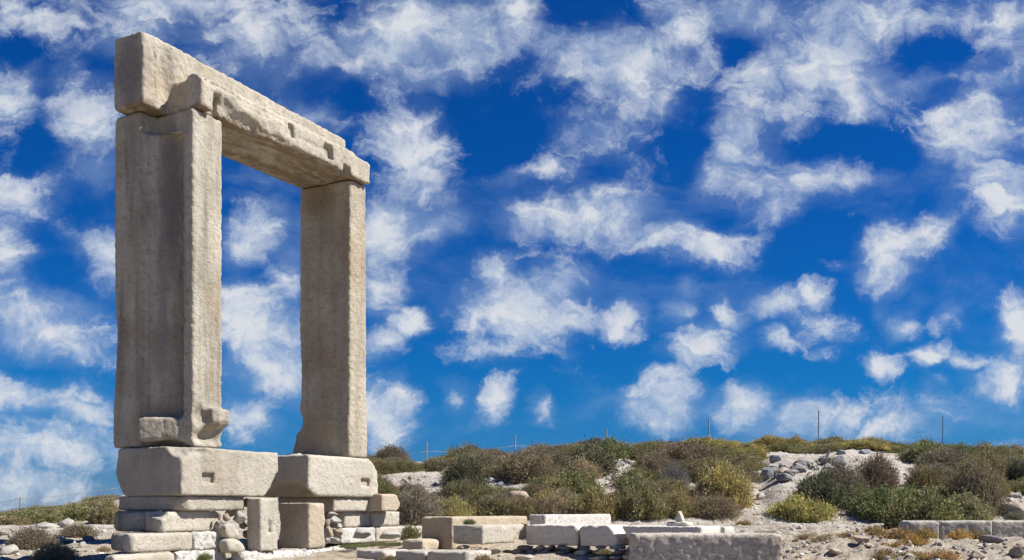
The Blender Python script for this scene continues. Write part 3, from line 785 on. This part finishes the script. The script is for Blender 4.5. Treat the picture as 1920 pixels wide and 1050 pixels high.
for q, (px, py, w, h, lb) in enumerate([(432, 962, 24, 18, 'pale stone under the thin long left block'), (428, 1000, 18, 20, 'small tan stone left of the wedge-shaped stone'), (455, 985, 20, 16, 'tan stone packed behind the wedge-shaped stone'),
    (470, 965, 18, 22, 'brown stone behind the narrow upright block'), (426, 1022, 20, 16, 'pale stone left of the broad tan boulder'), (470, 1020, 16, 12, 'little stone right of the broad tan boulder')]):
    rub(px, py, w, h, .12, ['rubble_warm', 'rubble_pale'][q % 2], lb)
rub(623, 964, 22, 9, -.05, 'rubble_pale', 'flat pale stone topmost in the right rubble')
rub(628, 975, 26, 15, -.08, 'rubble_pale', 'rounded pale stone second from the top in the right rubble')
rub(614, 979, 10, 14, -.05, 'rubble_warm', 'small tan stone squeezed against the wide upright block')
rub(634, 986, 20, 9, -.07, 'rubble_pale', 'thin pale stone midway down the right rubble')
rub(617, 997, 14, 26, -.08, 'rubble_warm', 'tall orange stone beside the wide upright block')
rub(632, 999, 20, 18, -.08, 'rubble_warm', 'tan stone low in the right rubble')
rub(628, 1013, 28, 12, -.15, 'rubble_pale', 'white stone at the foot of the right rubble')
rub(613, 1015, 10, 12, -.15, 'rubble_pale', 'tiny white stone at the foot of the wide upright block')
for px, py, w, h, lab in [(676, 1001, 44, 24, 'white lumpy boulder on the grass in front of the right pier'), (728, 1004, 54, 18, 'long rounded white boulder at the right foot of the right pier')]:
    u = u_at(px, -.35); s = d_at(u, -.35) / FPX; wv = A0 + u * Uv - .35 * Vv
    rock('boulder', lab, 'boulder', wv[0], wv[1], z_at(py, u, -.35), (w * s * .5, w * s * .4, h * s * .6), 'marble_white', rot=(0, .05, UA), i=5)

# dry-stone footing under the grey wall
G1 = 'dry-stone footing under the grey wall'
r = random.Random(5)
for row, (yy, hh) in enumerate([(1027, 9), (1036, 11), (1046, 12), (1058, 14)]):
    px = 962 + r.uniform(0, 12)
    while px < 1196:
        w = r.uniform(16, 40)
        u = uC + .06 - row * .05; v = v_at(px + w / 2, u); s = d_at(u, v) / FPX
        wv = A0 + u * Uv + v * Vv
        rock('footing_stone', 'grey flat rubble stone stacked under the grey faced wall blocks', 'stone', wv[0], wv[1], z_at(yy, u, v), (w * s * .52, .14, hh * s * .58),
             r.choice(['rubble_grey', 'rubble_grey', 'rubble_pale', 'rubble_blue']), G1, rot=(r.uniform(-.1, .1), r.uniform(-.12, .12), UA - R(90) + r.uniform(-.2, .2)))
        px += w + r.uniform(0, 4)
for px, py, w, h, lab in [(902, 1039, 22, 26, 'square grey stone under the tipped pale block'), (925, 1030, 30, 12, 'brown stone wedged below the tipped pale block'),
                          (985, 1046, 40, 14, 'pale flat stone at the left foot of the dry-stone footing'), (868, 1026, 26, 10, 'small pale stone chocking the stained corner block')]:
    u, v = uv_of(px, 15.3); s = 15.3 / FPX; wv = A0 + u * Uv + v * Vv
    rock('rubble_stone', lab, 'stone', wv[0], wv[1], z_at(py, u, v), (w * s * .5, w * s * .5, h * s * .55), 'rubble_pale' if w > 35 else 'rubble_warm')

# scree, terrace rocks and scattered stones
def scatter(n, poly, smin_, smax_, mats, name, label, group, flat=.55, seed=1):
    r = random.Random(seed)
    for _ in range(n):
        t = r.random(); k = t * (len(poly) - 1); i = min(int(k), len(poly) - 2); f = k - i
        (x0, y0, w0), (x1, y1, w1) = poly[i], poly[i + 1]
        px = x0 + (x1 - x0) * f + r.uniform(-1, 1) * (w0 + (w1 - w0) * f)
        py = y0 + (y1 - y0) * f + r.uniform(-.45, .45) * (w0 + (w1 - w0) * f)
        w = smin_ + (smax_ - smin_) * r.random() ** 2.2
        rock_px(name, label, 'stone', px, py, w, w * r.uniform(flat * .7, flat * 1.4), r.choice(mats), group, i=r.randrange(len(PROTO)),
                rot=(r.uniform(-.3, .3), r.uniform(-.3, .3), r.uniform(0, 6.28)))
scatter(110, [(1080, 940, 12), (1130, 905, 16), (1170, 872, 16), (1200, 848, 10)], 4, 15, ['rubble_pale', 'rubble_pale', 'rubble_grey', 'marble_white'], 'scree_stone', 'small pale stone of the diagonal scree strip on the hillside', 'scree strip on the hillside', seed=2)
scatter(45, [(1440, 885, 14), (1500, 880, 24), (1560, 868, 24), (1610, 872, 22)], 6, 24, ['rubble_grey', 'rubble_pale', 'rubble_pale'], 'terrace_stone', 'grey stone of the rock heap at the edge of the bare terrace', 'rock heap at the terrace edge', seed=3, flat=.6)
scatter(26, [(1440, 892, 10), (1480, 890, 20), (1520, 876, 16), (1570, 868, 14)], 16, 40, ['rubble_grey', 'rubble_grey', 'rubble_pale', 'rubble_warm'], 'outcrop_rock', 'broken angular grey rock of the outcrop right of the climbing path', 'broken outcrop right of the path', seed=13, flat=.62)
scatter(40, [(745, 905, 14), (790, 900, 20), (830, 915, 16), (800, 935, 14)], 4, 13, ['rubble_pale', 'rubble_warm'], 'slope_stone', 'small stone on the bare brown slope just right of the gate', 'stones on the bare slope by the gate', seed=4)
scatter(18, [(890, 922, 6), (930, 910, 10), (945, 900, 8)], 6, 18, ['rubble_blue', 'rubble_pale'], 'slope_stone', 'flat bluish stone in the small heap beside the dark shrub', 'heap of flat bluish stones', seed=5, flat=.4)
scatter(30, [(1400, 905, 24), (1420, 945, 40), (1360, 972, 60)], 3, 9, ['rubble_pale', 'rubble_warm'], 'path_stone', 'small stone lying on the pale path climbing the hill', 'stones on the climbing path', seed=6, flat=.5)
scatter(30, [(1690, 895, 20), (1730, 885, 22), (1760, 900, 12)], 4, 13, ['rubble_pale', 'rubble_grey'], 'slope_stone', 'small pale stone on the bare patch beside the round brown shrub', 'stones beside the round brown shrub', seed=7, flat=.6)
scatter(14, [(1890, 925, 16), (1910, 940, 14)], 6, 22, ['rubble_pale'], 'slope_stone', 'pale stone lying at the right edge above the kerb', 'stones at the right edge', seed=8, flat=.5)
scatter(70, [(1490, 1030, 40), (1600, 1020, 40), (1760, 1030, 40), (1900, 1025, 40)], 4, 17, ['rubble_warm', 'rubble_pale', 'rubble_warm'], 'ground_stone', 'small stone on the pitted bare ground in front of the kerb', 'stones on the pitted ground', seed=9, flat=.5)
scatter(40, [(20, 1000, 18), (90, 1020, 30), (170, 1030, 24)], 5, 17, ['rubble_pale', 'marble_white'], 'ground_stone', 'small pale stone on the bare ground left of the gate', 'stones left of the gate', seed=10, flat=.5)
for px, py, w, h, mat, lab in [
    (124, 987, 36, 26, 'rubble_pale', 'tall squared pale rock standing at the left edge of the green slope'), (84, 990, 58, 15, 'marble_white', 'flat white rock lying against the tall squared rock'),
    (112, 1018, 40, 22, 'marble_white', 'white rounded boulder between the two brown shrubs at the left'), (134, 1004, 30, 16, 'rubble_warm', 'tan boulder under the reddish shrub at the left'),
    (12, 1040, 46, 30, 'rubble_pale', 'greenish pale boulder at the left edge'), (88, 1044, 52, 18, 'marble_white', 'long white boulder in front of the left shrubs'),
    (166, 1014, 22, 15, 'rubble_grey', 'grey boulder beside the gate footing at the left'), (155, 1022, 16, 9, 'marble_white', 'small white slab left of the gate footing'),
    (6, 1002, 36, 9, 'marble_white', 'thin white slab at the left edge'), (52, 1048, 40, 12, 'rubble_pale', 'low pale boulder at the bottom left'),
    (970, 942, 44, 34, 'rubble_warm', 'tan crumbling boulder below the bluish flat stones'), (918, 905, 26, 13, 'rubble_blue', 'largest bluish stone topping the small heap'),
    (782, 915, 34, 12, 'marble_white', 'white slab on the bare slope right of the gate'), (1259, 877, 26, 14, 'rubble_pale', 'pale stone among the grey dead twigs'),
    (1262, 917, 14, 16, 'marble_white', 'small white stone below the grey dead twigs'),
    (1452, 866, 30, 22, 'rubble_blue', 'leaning bluish slab at the left end of the terrace'), (1576, 852, 24, 14, 'rubble_blue', 'rounded grey boulder balanced on top of the rock heap'),
    (1575, 872, 44, 26, 'rubble_grey', 'dark square rock under the balanced grey boulder'), (1621, 849, 26, 11, 'rubble_blue', 'oval grey boulder alone on the terrace'),
    (1468, 900, 44, 24, 'rubble_grey', 'largest dark rock of the heap at the path'), (1510, 872, 30, 16, 'rubble_grey', 'flat dark rock behind the largest dark rock'),
    (1427, 934, 26, 16, 'marble_white', 'white rock beside the path at the yellow shrub'), (1890, 962, 60, 30, 'rubble_warm', 'big tan rock at the right edge above the kerb'),
    (1895, 928, 24, 10, 'rubble_pale', 'pale flat rock above the big tan rock'), (1860, 1017, 44, 16, 'rubble_grey', 'dark pitted rock in front of the last kerb block'),
    (1615, 1016, 40, 20, 'rubble_warm', 'rounded tan rock in the pitted ground'), (1835, 1046, 34, 18, 'rubble_warm', 'pair-like lumpy tan rock at the bottom right'),
    (1912, 1040, 40, 22, 'rubble_warm', 'brown rock at the bottom right corner'), (1565, 1040, 34, 14, 'rubble_warm', 'low tan rock nearest the veined block')]:
    rock_px('boulder', lab, 'boulder', px, py, w, h, mat)

# gravel: thousands of pebbles in one mesh
def gravel():
    r = np.random.default_rng(77)
    t = (1 + 5 ** .5) / 2
    iv = np.array([(-1, t, 0), (1, t, 0), (-1, -t, 0), (1, -t, 0), (0, -1, t), (0, 1, t), (0, -1, -t), (0, 1, -t), (t, 0, -1), (t, 0, 1), (-t, 0, -1), (-t, 0, 1)]) / 1.9
    fv = np.array([(0, 11, 5), (0, 5, 1), (0, 1, 7), (0, 7, 10), (0, 10, 11), (1, 5, 9), (5, 11, 4), (11, 10, 2), (10, 7, 6), (7, 1, 8), (3, 9, 4), (3, 4, 2), (3, 2, 6), (3, 6, 8), (3, 8, 9), (4, 9, 5), (2, 4, 11), (6, 2, 10), (8, 6, 7), (9, 8, 1)])
    n = 10000
    y = 13 + 24 * r.random(n) ** 1.2
    px = r.uniform(-60, 1980, n)
    x = (px - 960) / FPX * y
    keep = fbm(np.stack([x * .8, y * .8, x * 0], 1), 3) + r.normal(size=n) * .25 > -.05
    keep &= ~((x < -1.2) & (x > -6) & (y > 13.5) & (y < 20))
    x, y = x[keep], y[keep]; n = len(x)
    z = height(x, y)
    s = .008 + .035 * r.random(n) ** 3 + y * .0005
    V = iv[None] * r.uniform(.65, 1.25, (n, 12, 1)) * s[:, None, None]
    V[:, :, 2] *= r.uniform(.4, .9, (n, 1))
    V[:, :, 0] += x[:, None]; V[:, :, 1] += y[:, None]; V[:, :, 2] += z[:, None] + s[:, None] * .2
    F = (fv[None] + 12 * np.arange(n)[:, None, None]).reshape(-1, 3)
    o = link('gravel', new_mesh('gravel', V.reshape(-1, 3), F, False), M['gravel'])
    o['kind'] = 'stuff'
gravel()

# wooden stake on the terrace
x, y, z = hit(1545, 872)
vs, fs = [], []
for k_, (zz, rr) in enumerate([(-.1, .045), (.25, .04), (.52, .035)]):
    for a in range(4): vs.append((rr * (1 if a in (0, 3) else -1), rr * .6 * (1 if a < 2 else -1), zz))
for k_ in range(2):
    for a in range(4): fs.append((k_ * 4 + a, k_ * 4 + (a + 1) % 4, k_ * 4 + 4 + (a + 1) % 4, k_ * 4 + 4 + a))
fs.append((8, 9, 10, 11))
tag(link('wooden_stake', new_mesh('wooden_stake', vs, fs, False), M['stake'], loc=(x, y, z), rot=(0, R(20), 0)), 'short weathered wooden stake leaning by the rock heap on the terrace', 'stake')

# ------------------------------------------------------------------ shrubs
def leaf_quads(p, d, length, width, r):
    n = len(p)
    side = np.cross(d, r.normal(size=(n, 3))); side /= np.linalg.norm(side, axis=1)[:, None] + 1e-9
    L_ = length * r.uniform(.6, 1.3, n)[:, None]; W_ = width * r.uniform(.7, 1.3, n)[:, None]
    v = np.stack([p, p + d * L_ * .5 + side * W_, p + d * L_, p + d * L_ * .5 - side * W_], 1).reshape(-1, 3)
    return v, np.arange(4 * n).reshape(n, 4)
def unit(a): return a / (np.linalg.norm(a, axis=1)[:, None] + 1e-9)
def shrub_mesh(seed, sprigs, per, sprig_len, leaf, width, up, shell=.5, lump=.3, flat=1.0):
    r = np.random.default_rng(seed)
    d = r.normal(size=(sprigs, 3)); d[:, 2] = np.abs(d[:, 2]) - .08; d = unit(d)
    rad = .78 + lump * (pnoise(d * 2.2 + seed * 3.7) * 1.3 + .5 * pnoise(d * 5 + seed))
    p = d * (rad * (shell + (1 - shell) * np.sqrt(r.random(sprigs))))[:, None]
    p[:, 2] = np.maximum(p[:, 2], 0) * flat
    ln = np.where(r.random(sprigs) < .09, r.uniform(1.5, 2.3, sprigs), 1.0)[:, None]
    a = unit(d * .7 + np.array([0, 0, up]) + r.normal(size=(sprigs, 3)) * .33)
    P, D = [], []
    for k in range(per):
        t = (k + .5) / per
        P.append(p + a * ln * sprig_len * t * r.uniform(.6, 1.3, sprigs)[:, None]); D.append(unit(a * .9 + r.normal(size=a.shape) * .6))
    return new_mesh('foliage', *leaf_quads(np.concatenate(P), np.concatenate(D), leaf, width, r), smooth=False)
def twig_mesh(seed, n, spread=.9, thick=.006):
    r = np.random.default_rng(seed)
    V, Fq = [], []
    d = r.normal(size=(n, 3)); d[:, 2] = np.abs(d[:, 2]) * .9 + .1; d = unit(d)
    pts = [d * 0.05 * r.random((n, 1)) + np.array([0, 0, -.05])]
    cur = d
    for k in range(3):
        cur = unit(cur + r.normal(size=(n, 3)) * .28 + np.array([0, 0, .08]))
        pts.append(pts[-1] + cur * spread * r.uniform(.22, .38, (n, 1)))
    for k in range(3):
        s = unit(np.cross(pts[k + 1] - pts[k], r.normal(size=(n, 3)))); s2 = unit(np.cross(pts[k + 1] - pts[k], s))
        w0, w1 = thick * (3 - k) / 2.2, thick * (2.2 - k * .9) / 2.2
        for sd in (s, s2):
            b = len(V) * 0 + sum(len(x) for x in V)
            V.append(np.stack([pts[k] - sd * w0, pts[k] + sd * w0, pts[k + 1] + sd * w1, pts[k + 1] - sd * w1], 1).reshape(-1, 3))
            Fq.append(np.arange(4 * n).reshape(n, 4) + b)
    return new_mesh('twigs', np.concatenate(V), np.concatenate(Fq), smooth=False)
KIND = {}
for i in range(3):
    KIND['mat', i] = (shrub_mesh(200 + i, 2300, 7, .20, .085, .014, .75, .45, .34, .9), twig_mesh(300 + i, 160))
    KIND['dry', i] = (shrub_mesh(220 + i, 2600, 6, .22, .090, .0085, .35, .35, .26, .95), twig_mesh(320 + i, 420))
for i in range(2):
    KIND['dead', i] = (shrub_mesh(240 + i, 500, 4, .2, .10, .006, .1, .3, .3, .8), twig_mesh(340 + i, 1100, 1.0, .008))
    KIND['tuft', i] = (shrub_mesh(260 + i, 420, 6, .35, .22, .022, .9, .2, .4, .8), twig_mesh(360 + i, 40))
for key, (f, t) in KIND.items():
    f.materials.append(M['leaf']); t.materials.append(M['deadtwig'] if key[0] == 'dead' else M['twig'])
COL = {'olive': (0.254, 0.232, 0.124), 'green': (0.198, 0.209, 0.102), 'bright': (0.186, 0.215, 0.090), 'dark': (0.113, 0.122, 0.079), 'brown': (0.249, 0.209, 0.153), 'greyb': (0.266, 0.243, 0.198),
       'yellow': (0.350, 0.311, 0.130), 'dead': (0.429, 0.407, 0.373), 'rust': (0.384, 0.282, 0.136), 'gold': (0.452, 0.322, 0.113), 'tan': (0.362, 0.305, 0.198)}
def shrub(kind, col, x, y, z, rx, ry, rz, label, group=None, seed=0, name='shrub'):
    r = random.Random(seed * 7 + int(x * 31) + int(y * 17))
    n = 3 if kind in ('mat', 'dry') else 2
    f, t = KIND[kind, r.randrange(n)]
    e = bpy.data.objects.new(name, None); C.objects.link(e)
    e.location = (x, y, z); e.scale = (rx, ry, rz); e.rotation_euler = (0, 0, 0)
    e.empty_display_size = .2
    tag(e, label, 'shrub', group)
    c = COL[col]; j = r.uniform(.85, 1.15) * (1.25 if kind == 'mat' else 1.0)
    for nm, me in (('foliage', f), ('twigs', t)):
        o = bpy.data.objects.new(nm, me); C.objects.link(o); o.parent = e
        o.rotation_euler = (0, 0, r.uniform(0, 6.28))
        o.color = (c[0] * j * r.uniform(.92, 1.08), c[1] * j, c[2] * j * r.uniform(.9, 1.1), 1)
    return e
def shrub_px(kind, col, px, py, wpx, hpx, label, group=None, name='shrub', deep=.8):
    """shrub seen between photo columns px +- wpx/2, its foot on the ground at row py, hpx tall"""
    x, y, z = hit(px, py)
    s = y / FPX; wpx *= 1.1; hpx *= 1.18; rx = wpx * s * .5
    y2 = y + rx * deep * .6; z2 = h1(x * y2 / y, y2)
    return shrub(kind, col, x * y2 / y, y2, min(z, z2) - .03, rx, rx * deep, max(hpx * s * .95, .06), label, group, seed=int(px), name=name)
for a in [
 ('dry', 'dark', 872, 930, 92, 74, 'dark blackish green shrub left of the flat bluish stones'),
 ('dry', 'greyb', 890, 880, 90, 36, 'grey green shrub above the dark blackish shrub'),
 ('dry', 'brown', 995, 905, 130, 62, 'broad brownish olive shrub above the tan crumbling boulder'),
 ('dry', 'olive', 930, 898, 80, 30, 'olive shrub just above the flat bluish stones'),
 ('dry', 'brown', 928, 966, 90, 44, 'dark brown shrub left of the tan crumbling boulder'),
 ('mat', 'yellow', 850, 974, 84, 42, 'yellowish green shrub behind the left end of the central wall'),
 ('dry', 'greyb', 785, 985, 96, 72, 'grey brown shrub beside the stepped right pier of the gate'),
 ('dry', 'brown', 830, 960, 60, 30, 'low brown shrub above the yellowish green one'),
 ('mat', 'bright', 1078, 935, 110, 52, 'bright green leafy shrub left of the scree strip'),
 ('mat', 'dark', 1105, 895, 110, 60, 'dark green shrub in the shade above the bright green one'),
 ('mat', 'green', 1150, 862, 92, 42, 'green shrub at the upper end of the scree strip'),
 ('mat', 'yellow', 1028, 966, 66, 46, 'yellow green shrub behind the pitted white wall block'),
 ('dry', 'greyb', 988, 970, 50, 34, 'small dark brown shrub right of the tan crumbling boulder'),
 ('mat', 'olive', 1125, 976, 110, 56, 'olive shrub at the foot of the scree strip'),
 ('mat', 'olive', 1205, 974, 110, 72, 'tan olive shrub behind the grey faced wall blocks'),
 ('dry', 'brown', 1232, 908, 74, 60, 'brown shrub right of the scree strip'),
 ('dry', 'greyb', 1240, 850, 80, 26, 'grey shrub on the crest above the scree strip'),
 ('dry', 'brown', 1290, 890, 130, 66, 'big rounded brown shrub left of the climbing path'),
 ('dead', 'dead', 1265, 918, 70, 56, 'bare grey dead shrub below the big rounded brown shrub'),
 ('mat', 'yellow', 1355, 950, 110, 82, 'large yellow olive shrub beside the climbing path'),
 ('dry', 'olive', 1320, 905, 110, 50, 'olive shrub between the rounded brown shrub and the path'),
 ('mat', 'olive', 1275, 970, 80, 44, 'low olive shrub behind the pointed cairn'),
 ('dry', 'brown', 1345, 972, 100, 46, 'dry brown shrub at the foot of the large yellow olive shrub'),
 ('dry', 'brown', 1645, 922, 84, 72, 'round brown shrub on the edge of the terrace'),
 ('dry', 'brown', 1575, 930, 110, 62, 'brown topped shrub below the rock heap'),
 ('mat', 'dark', 1540, 956, 120, 66, 'dark green shrub below the rock heap'),
 ('mat', 'yellow', 1500, 980, 130, 52, 'yellow green shrub lowest at the right of the path'),
 ('mat', 'bright', 1650, 978, 120, 62, 'green spreading shrub left of the biggest green one'),
 ('mat', 'green', 1735, 984, 150, 78, 'biggest green spreading shrub behind the kerb'),
 ('mat', 'olive', 1810, 980, 100, 56, 'olive green shrub behind the longest kerb block'),
 ('mat', 'bright', 1765, 958, 90, 46, 'bright green shrub between the biggest green one and the brown tall one'),
 ('dry', 'greyb', 1770, 890, 110, 52, 'grey brown shrub on the slope right of the terrace'),
 ('dead', 'dead', 1745, 915, 70, 42, 'pale bare twiggy shrub below the grey brown one at the right'),
 ('dry', 'brown', 1832, 968, 110, 104, 'tall feathery dry brown shrub above the kerb'),
 ('dry', 'olive', 1850, 905, 110, 60, 'olive brown shrub behind the tall feathery dry one'),
 ('dry', 'dark', 1912, 918, 60, 58, 'dark shrub at the right edge of the view'),
 ('mat', 'green', 60, 980, 110, 24, 'green shrub around the fence post at the left'),
 ('mat', 'green', 150, 977, 110, 32, 'green shrub behind the tall squared rock'),
 ('mat', 'olive', 200, 983, 70, 46, 'olive green shrub against the left side of the gate'),
 ('dry', 'olive', 105, 968, 90, 20, 'olive shrub on the left skyline'),
 ('mat', 'olive', 20, 984, 80, 18, 'low olive shrub at the left edge'),
 ('dry', 'brown', 60, 1030, 92, 44, 'brown green shrub between pale boulders at the left'),
 ('dry', 'tan', 104, 1052, 90, 36, 'olive brown shrub at the bottom left'),
 ('dry', 'brown', 148, 1008, 76, 30, 'reddish brown shrub above the grey boulder at the left'),
 ('dry', 'tan', 195, 1036, 30, 14, 'small straw coloured shrub beside the gate footing'),
 ('dry', 'greyb', 1905, 976, 44, 20, 'low grey dry shrub behind the last kerb block'),
 ('tuft', 'green', 768, 1010, 44, 26, 'green weeds growing left of the stained corner block'),
]:
    shrub_px(*a)
POSTS = [(560, 846, 876, .5), (800, 828, 863, .52), (966, 816, 853, .50), (1137, 804, 842, .42), (1329, 785, 838, .12), (1535, 770, 830, .08), (1768, 780, 834, .10), (1990, 800, 850, .1)]
PD = [(p[0], hit(p[0], p[2])[1]) for p in POSTS]
def hides_post(px, y): return any(abs(px - a) < 38 and y < d + .3 for a, d in PD[:4])
# the crest, shrub beside shrub
G2 = 'shrubs along the hill crest'
r = random.Random(11)
for lo_, hi_, step, cols, kind, lab, base in [
    (700, 1290, 30, ['olive', 'brown', 'greyb', 'olive'], 'dry', 'low olive brown shrub on the crest between the gate and the path', 0),
    (1300, 1740, 24, ['olive', 'yellow', 'green', 'yellow'], 'mat', 'low golden olive shrub on the crest above the terrace', 0),
    (1740, 1960, 22, ['green', 'dark', 'green'], 'mat', 'low dark green shrub on the crest at the right', 0),
    (-60, 220, 30, ['green', 'olive', 'olive'], 'mat', 'low green shrub on the left skyline', -1)]:
    px = lo_
    while px < hi_:
        for yy in (37.6, 36.2, 34.6, 33.0):
            if yy < 35 and lo_ == 1300 and 1430 < px < 1720: continue
            if hides_post(px, yy): continue
            x = (px + r.uniform(-12, 12) - 960) / FPX * yy; w = r.uniform(.5, 1.05)
            z = h1(x, yy)
            shrub(kind if r.random() < .75 else 'dry', r.choice(cols), x, yy + r.uniform(-.4, .4), z - .05, w, w * .8, r.uniform(.25, .55) * (.6 if base else 1), lab, lab, seed=int(px * yy))
        px += step * r.uniform(.7, 1.3)
# fill on the hillside below the crest
lab = 'small brownish shrub filling the slope between larger shrubs'
for px, py, w, h, c in [(720, 890, 70, 26, 'olive'), (760, 885, 70, 26, 'olive'), (810, 885, 60, 26, 'brown'), (850, 880, 60, 26, 'olive'), (720, 930, 60, 30, 'brown'), (765, 925, 50, 22, 'greyb'), (960, 880, 70, 32, 'greyb'),
                     (1050, 880, 70, 36, 'brown'), (1070, 865, 70, 30, 'olive'), (1020, 870, 70, 30, 'brown'), (960, 935, 50, 24, 'olive'), (1000, 935, 60, 30, 'brown'), (1040, 925, 60, 30, 'olive'), (890, 950, 60, 26, 'olive'),
                     (1240, 945, 70, 40, 'brown'), (1250, 880, 60, 34, 'brown'), (1330, 868, 80, 32, 'olive'), (1370, 866, 60, 24, 'green'), (1610, 950, 70, 40, 'green'),
                     (1800, 925, 70, 40, 'brown'), (1870, 930, 50, 40, 'olive'), (1700, 950, 80, 40, 'bright'), (800, 955, 60, 30, 'brown'), (1400, 862, 60, 20, 'green'), (1110, 850, 80, 30, 'dark'), (1880, 885, 80, 34, 'greyb')]:
    shrub_px('dry' if c in ('brown', 'greyb', 'olive') else 'mat', c, px, py, w, h, lab, lab)
BARE = [(760, 905, 60, 26), (820, 920, 42, 26), (925, 907, 30, 14), (968, 925, 40, 22), (1105, 928, 32, 20), (1140, 900, 36, 22), (1180, 866, 36, 24), (1415, 920, 34, 60), (1400, 975, 80, 16), (745, 960, 20, 10)]
r = random.Random(31); done = []
for k in range(1600):
    px, py = (r.uniform(695, 1390), r.uniform(866, 972)) if r.random() < .8 else (r.uniform(1725, 1930), r.uniform(858, 930))
    if any(((px - a) / w) ** 2 + ((py - b - 8) / (h + 9)) ** 2 < 1.2 for a, b, w, h in BARE): continue
    if any(abs(px - a) < 44 and abs(py - b) < 14 for a, b in done): continue
    if any(abs(px - p[0]) < 52 and py < p[2] + 42 and py > p[2] - 4 for p in POSTS[:4]): continue
    done.append((px, py))
    c = r.choice(['olive', 'brown', 'green', 'olive', 'tan'] if px < 1725 else ['olive', 'green', 'greyb'])
    shrub_px('dry' if r.random() < .75 else 'mat', c, px, py, r.uniform(64, 112), r.uniform(28, 46), lab, lab)
# low orange plants on the pitted ground, green tufts near the gate
lab = 'low orange and gold dry plant on the ground in front of the kerb'
r = random.Random(21)
for px, py, w, c in [(1650, 1006, 44, 'rust'), (1690, 1010, 60, 'rust'), (1680, 1025, 56, 'gold'), (1715, 1022, 50, 'gold'), (1700, 1035, 60, 'rust'), (1735, 1012, 44, 'gold'), (1765, 1008, 40, 'gold'), (1800, 1010, 44, 'gold'), (1825, 1008, 30, 'tan'),
                     (1640, 1000, 36, 'rust'), (1720, 1046, 70, 'rust'), (1770, 1050, 60, 'rust'), (1660, 1048, 50, 'rust'), (1840, 1012, 30, 'tan')]:
    shrub_px('tuft', c, px, py, w, r.uniform(14, 24), lab, lab, 'low_plant')
lab = 'thin straw coloured tuft on the bare ground right of the veined block'
for px, py, w in [(1515, 1008, 46), (1560, 1006, 40), (1590, 1004, 34), (1540, 1014, 40), (1395, 985, 30), (1600, 1012, 30)]:
    shrub_px('tuft', r.choice(['tan', 'rust']), px, py, w, r.uniform(7, 13), lab, lab, 'dry_tuft')
lab = 'short green grass tuft on the slab in front of the right pier'
for px, py in [(650, 1018), (664, 1017), (680, 1018), (696, 1016), (712, 1016), (728, 1014), (742, 1014)]:
    u = u_at(px, -.62); w = A0 + u * Uv - .62 * Vv
    shrub('tuft', 'bright', w[0], w[1], .985, .13, .10, .06, lab, lab, seed=px, name='grass_tuft')
for px, py, d, sz, z, lab in [(880, 980, 15.75, .11, None, 'green grass tuft growing between the stained and the tipped wall blocks'), (385, 1046, 14.2, .12, .95, 'grass tuft in front of the white footing blocks'),
                         (905, 1052, 14.6, .16, None, 'weedy tuft under the tipped pale block'), (728, 1052, 14.6, .14, None, 'weedy tuft beside the squared low block'), (1135, 1035, 14.9, .10, None, 'little green weed on the dry-stone footing')]:
    x = (px - 960) / FPX * d
    shrub('tuft', 'bright' if 'grass' in lab else 'olive', x, d, (EYE + (HOR - py) / FPX * d) - .03, sz, sz, sz * .8, lab, seed=px, name='grass_tuft')

# ------------------------------------------------------------------ fences
def tube(pts, rad, n=6):
    V, Fq = [], []
    pts = [Vector(p) for p in pts]
    for i, p in enumerate(pts):
        d = (pts[min(i + 1, len(pts) - 1)] - pts[max(i - 1, 0)]).normalized()
        s = d.cross(Vector((.3, .1, 1)) if abs(d.z) < .9 else Vector((1, 0, 0))).normalized(); t = d.cross(s)
        for k in range(n):
            a = 2 * math.pi * k / n; V.append(p + s * rad * math.cos(a) + t * rad * math.sin(a))
    for i in range(len(pts) - 1):
        for k in range(n):
            Fq.append((i * n + k, i * n + (k + 1) % n, (i + 1) * n + (k + 1) % n, (i + 1) * n + k))
    return V, Fq
def fence(label, posts, ropes, name='rope_fence'):
    x, y, z = posts[0][:3]
    e = bpy.data.objects.new(name, None); C.objects.link(e); e.location = (x, y, z); tag(e, label, 'fence')
    for (px_, py_, pz_, hh) in posts:
        v, f = tube([(px_ - x, py_ - y, pz_ - z - .3), (px_ - x, py_ - y, pz_ - z + hh * .5), (px_ - x, py_ - y, pz_ - z + hh)], .026, 8)
        link('post', new_mesh('post', v, f), M['post'], e)
    for rp in ropes:
        V, Fq = [], []
        pts = []
        for a, b in zip(rp[:-1], rp[1:]):
            for k in range(8):
                t = k / 8; sag = -.10 * 4 * t * (1 - t)
                pts.append((a[0] + (b[0] - a[0]) * t - x, a[1] + (b[1] - a[1]) * t - y, a[2] + (b[2] - a[2]) * t + sag - z))
        pts.append((rp[-1][0] - x, rp[-1][1] - y, rp[-1][2] - z))
        v, f = tube(pts, .008, 5)
        link('rope', new_mesh('rope', v, f), M['rope'], e)
P_ = []
for px, top, foot, q in POSTS:
    x, d, zg = hit(px, foot)
    P_.append((x, d, zg, EYE + (HOR - top) / FPX * d - zg, zg + (EYE + (HOR - top) / FPX * d - zg) * q))
fence('thin grey metal post fence with one pale rope along the hill crest', [p[:4] for p in P_], [[(p[0], p[1] - .04, p[4]) for p in P_]])
P_ = []
for px, top, d in [(-180, 950, 34), (38, 932, 33), (300, 896, 33)]:
    x = (px - 960) / FPX * d; zt = EYE + (HOR - top) / FPX * d
    P_.append((x, d, zt - .85, .85, zt))
fence('grey post fence with two faint ropes on the left skyline', [p[:4] for p in P_], [[(p[0], p[1] - .04, p[4] - .06) for p in P_], [(p[0], p[1] - .04, p[4] - .36) for p in P_]])
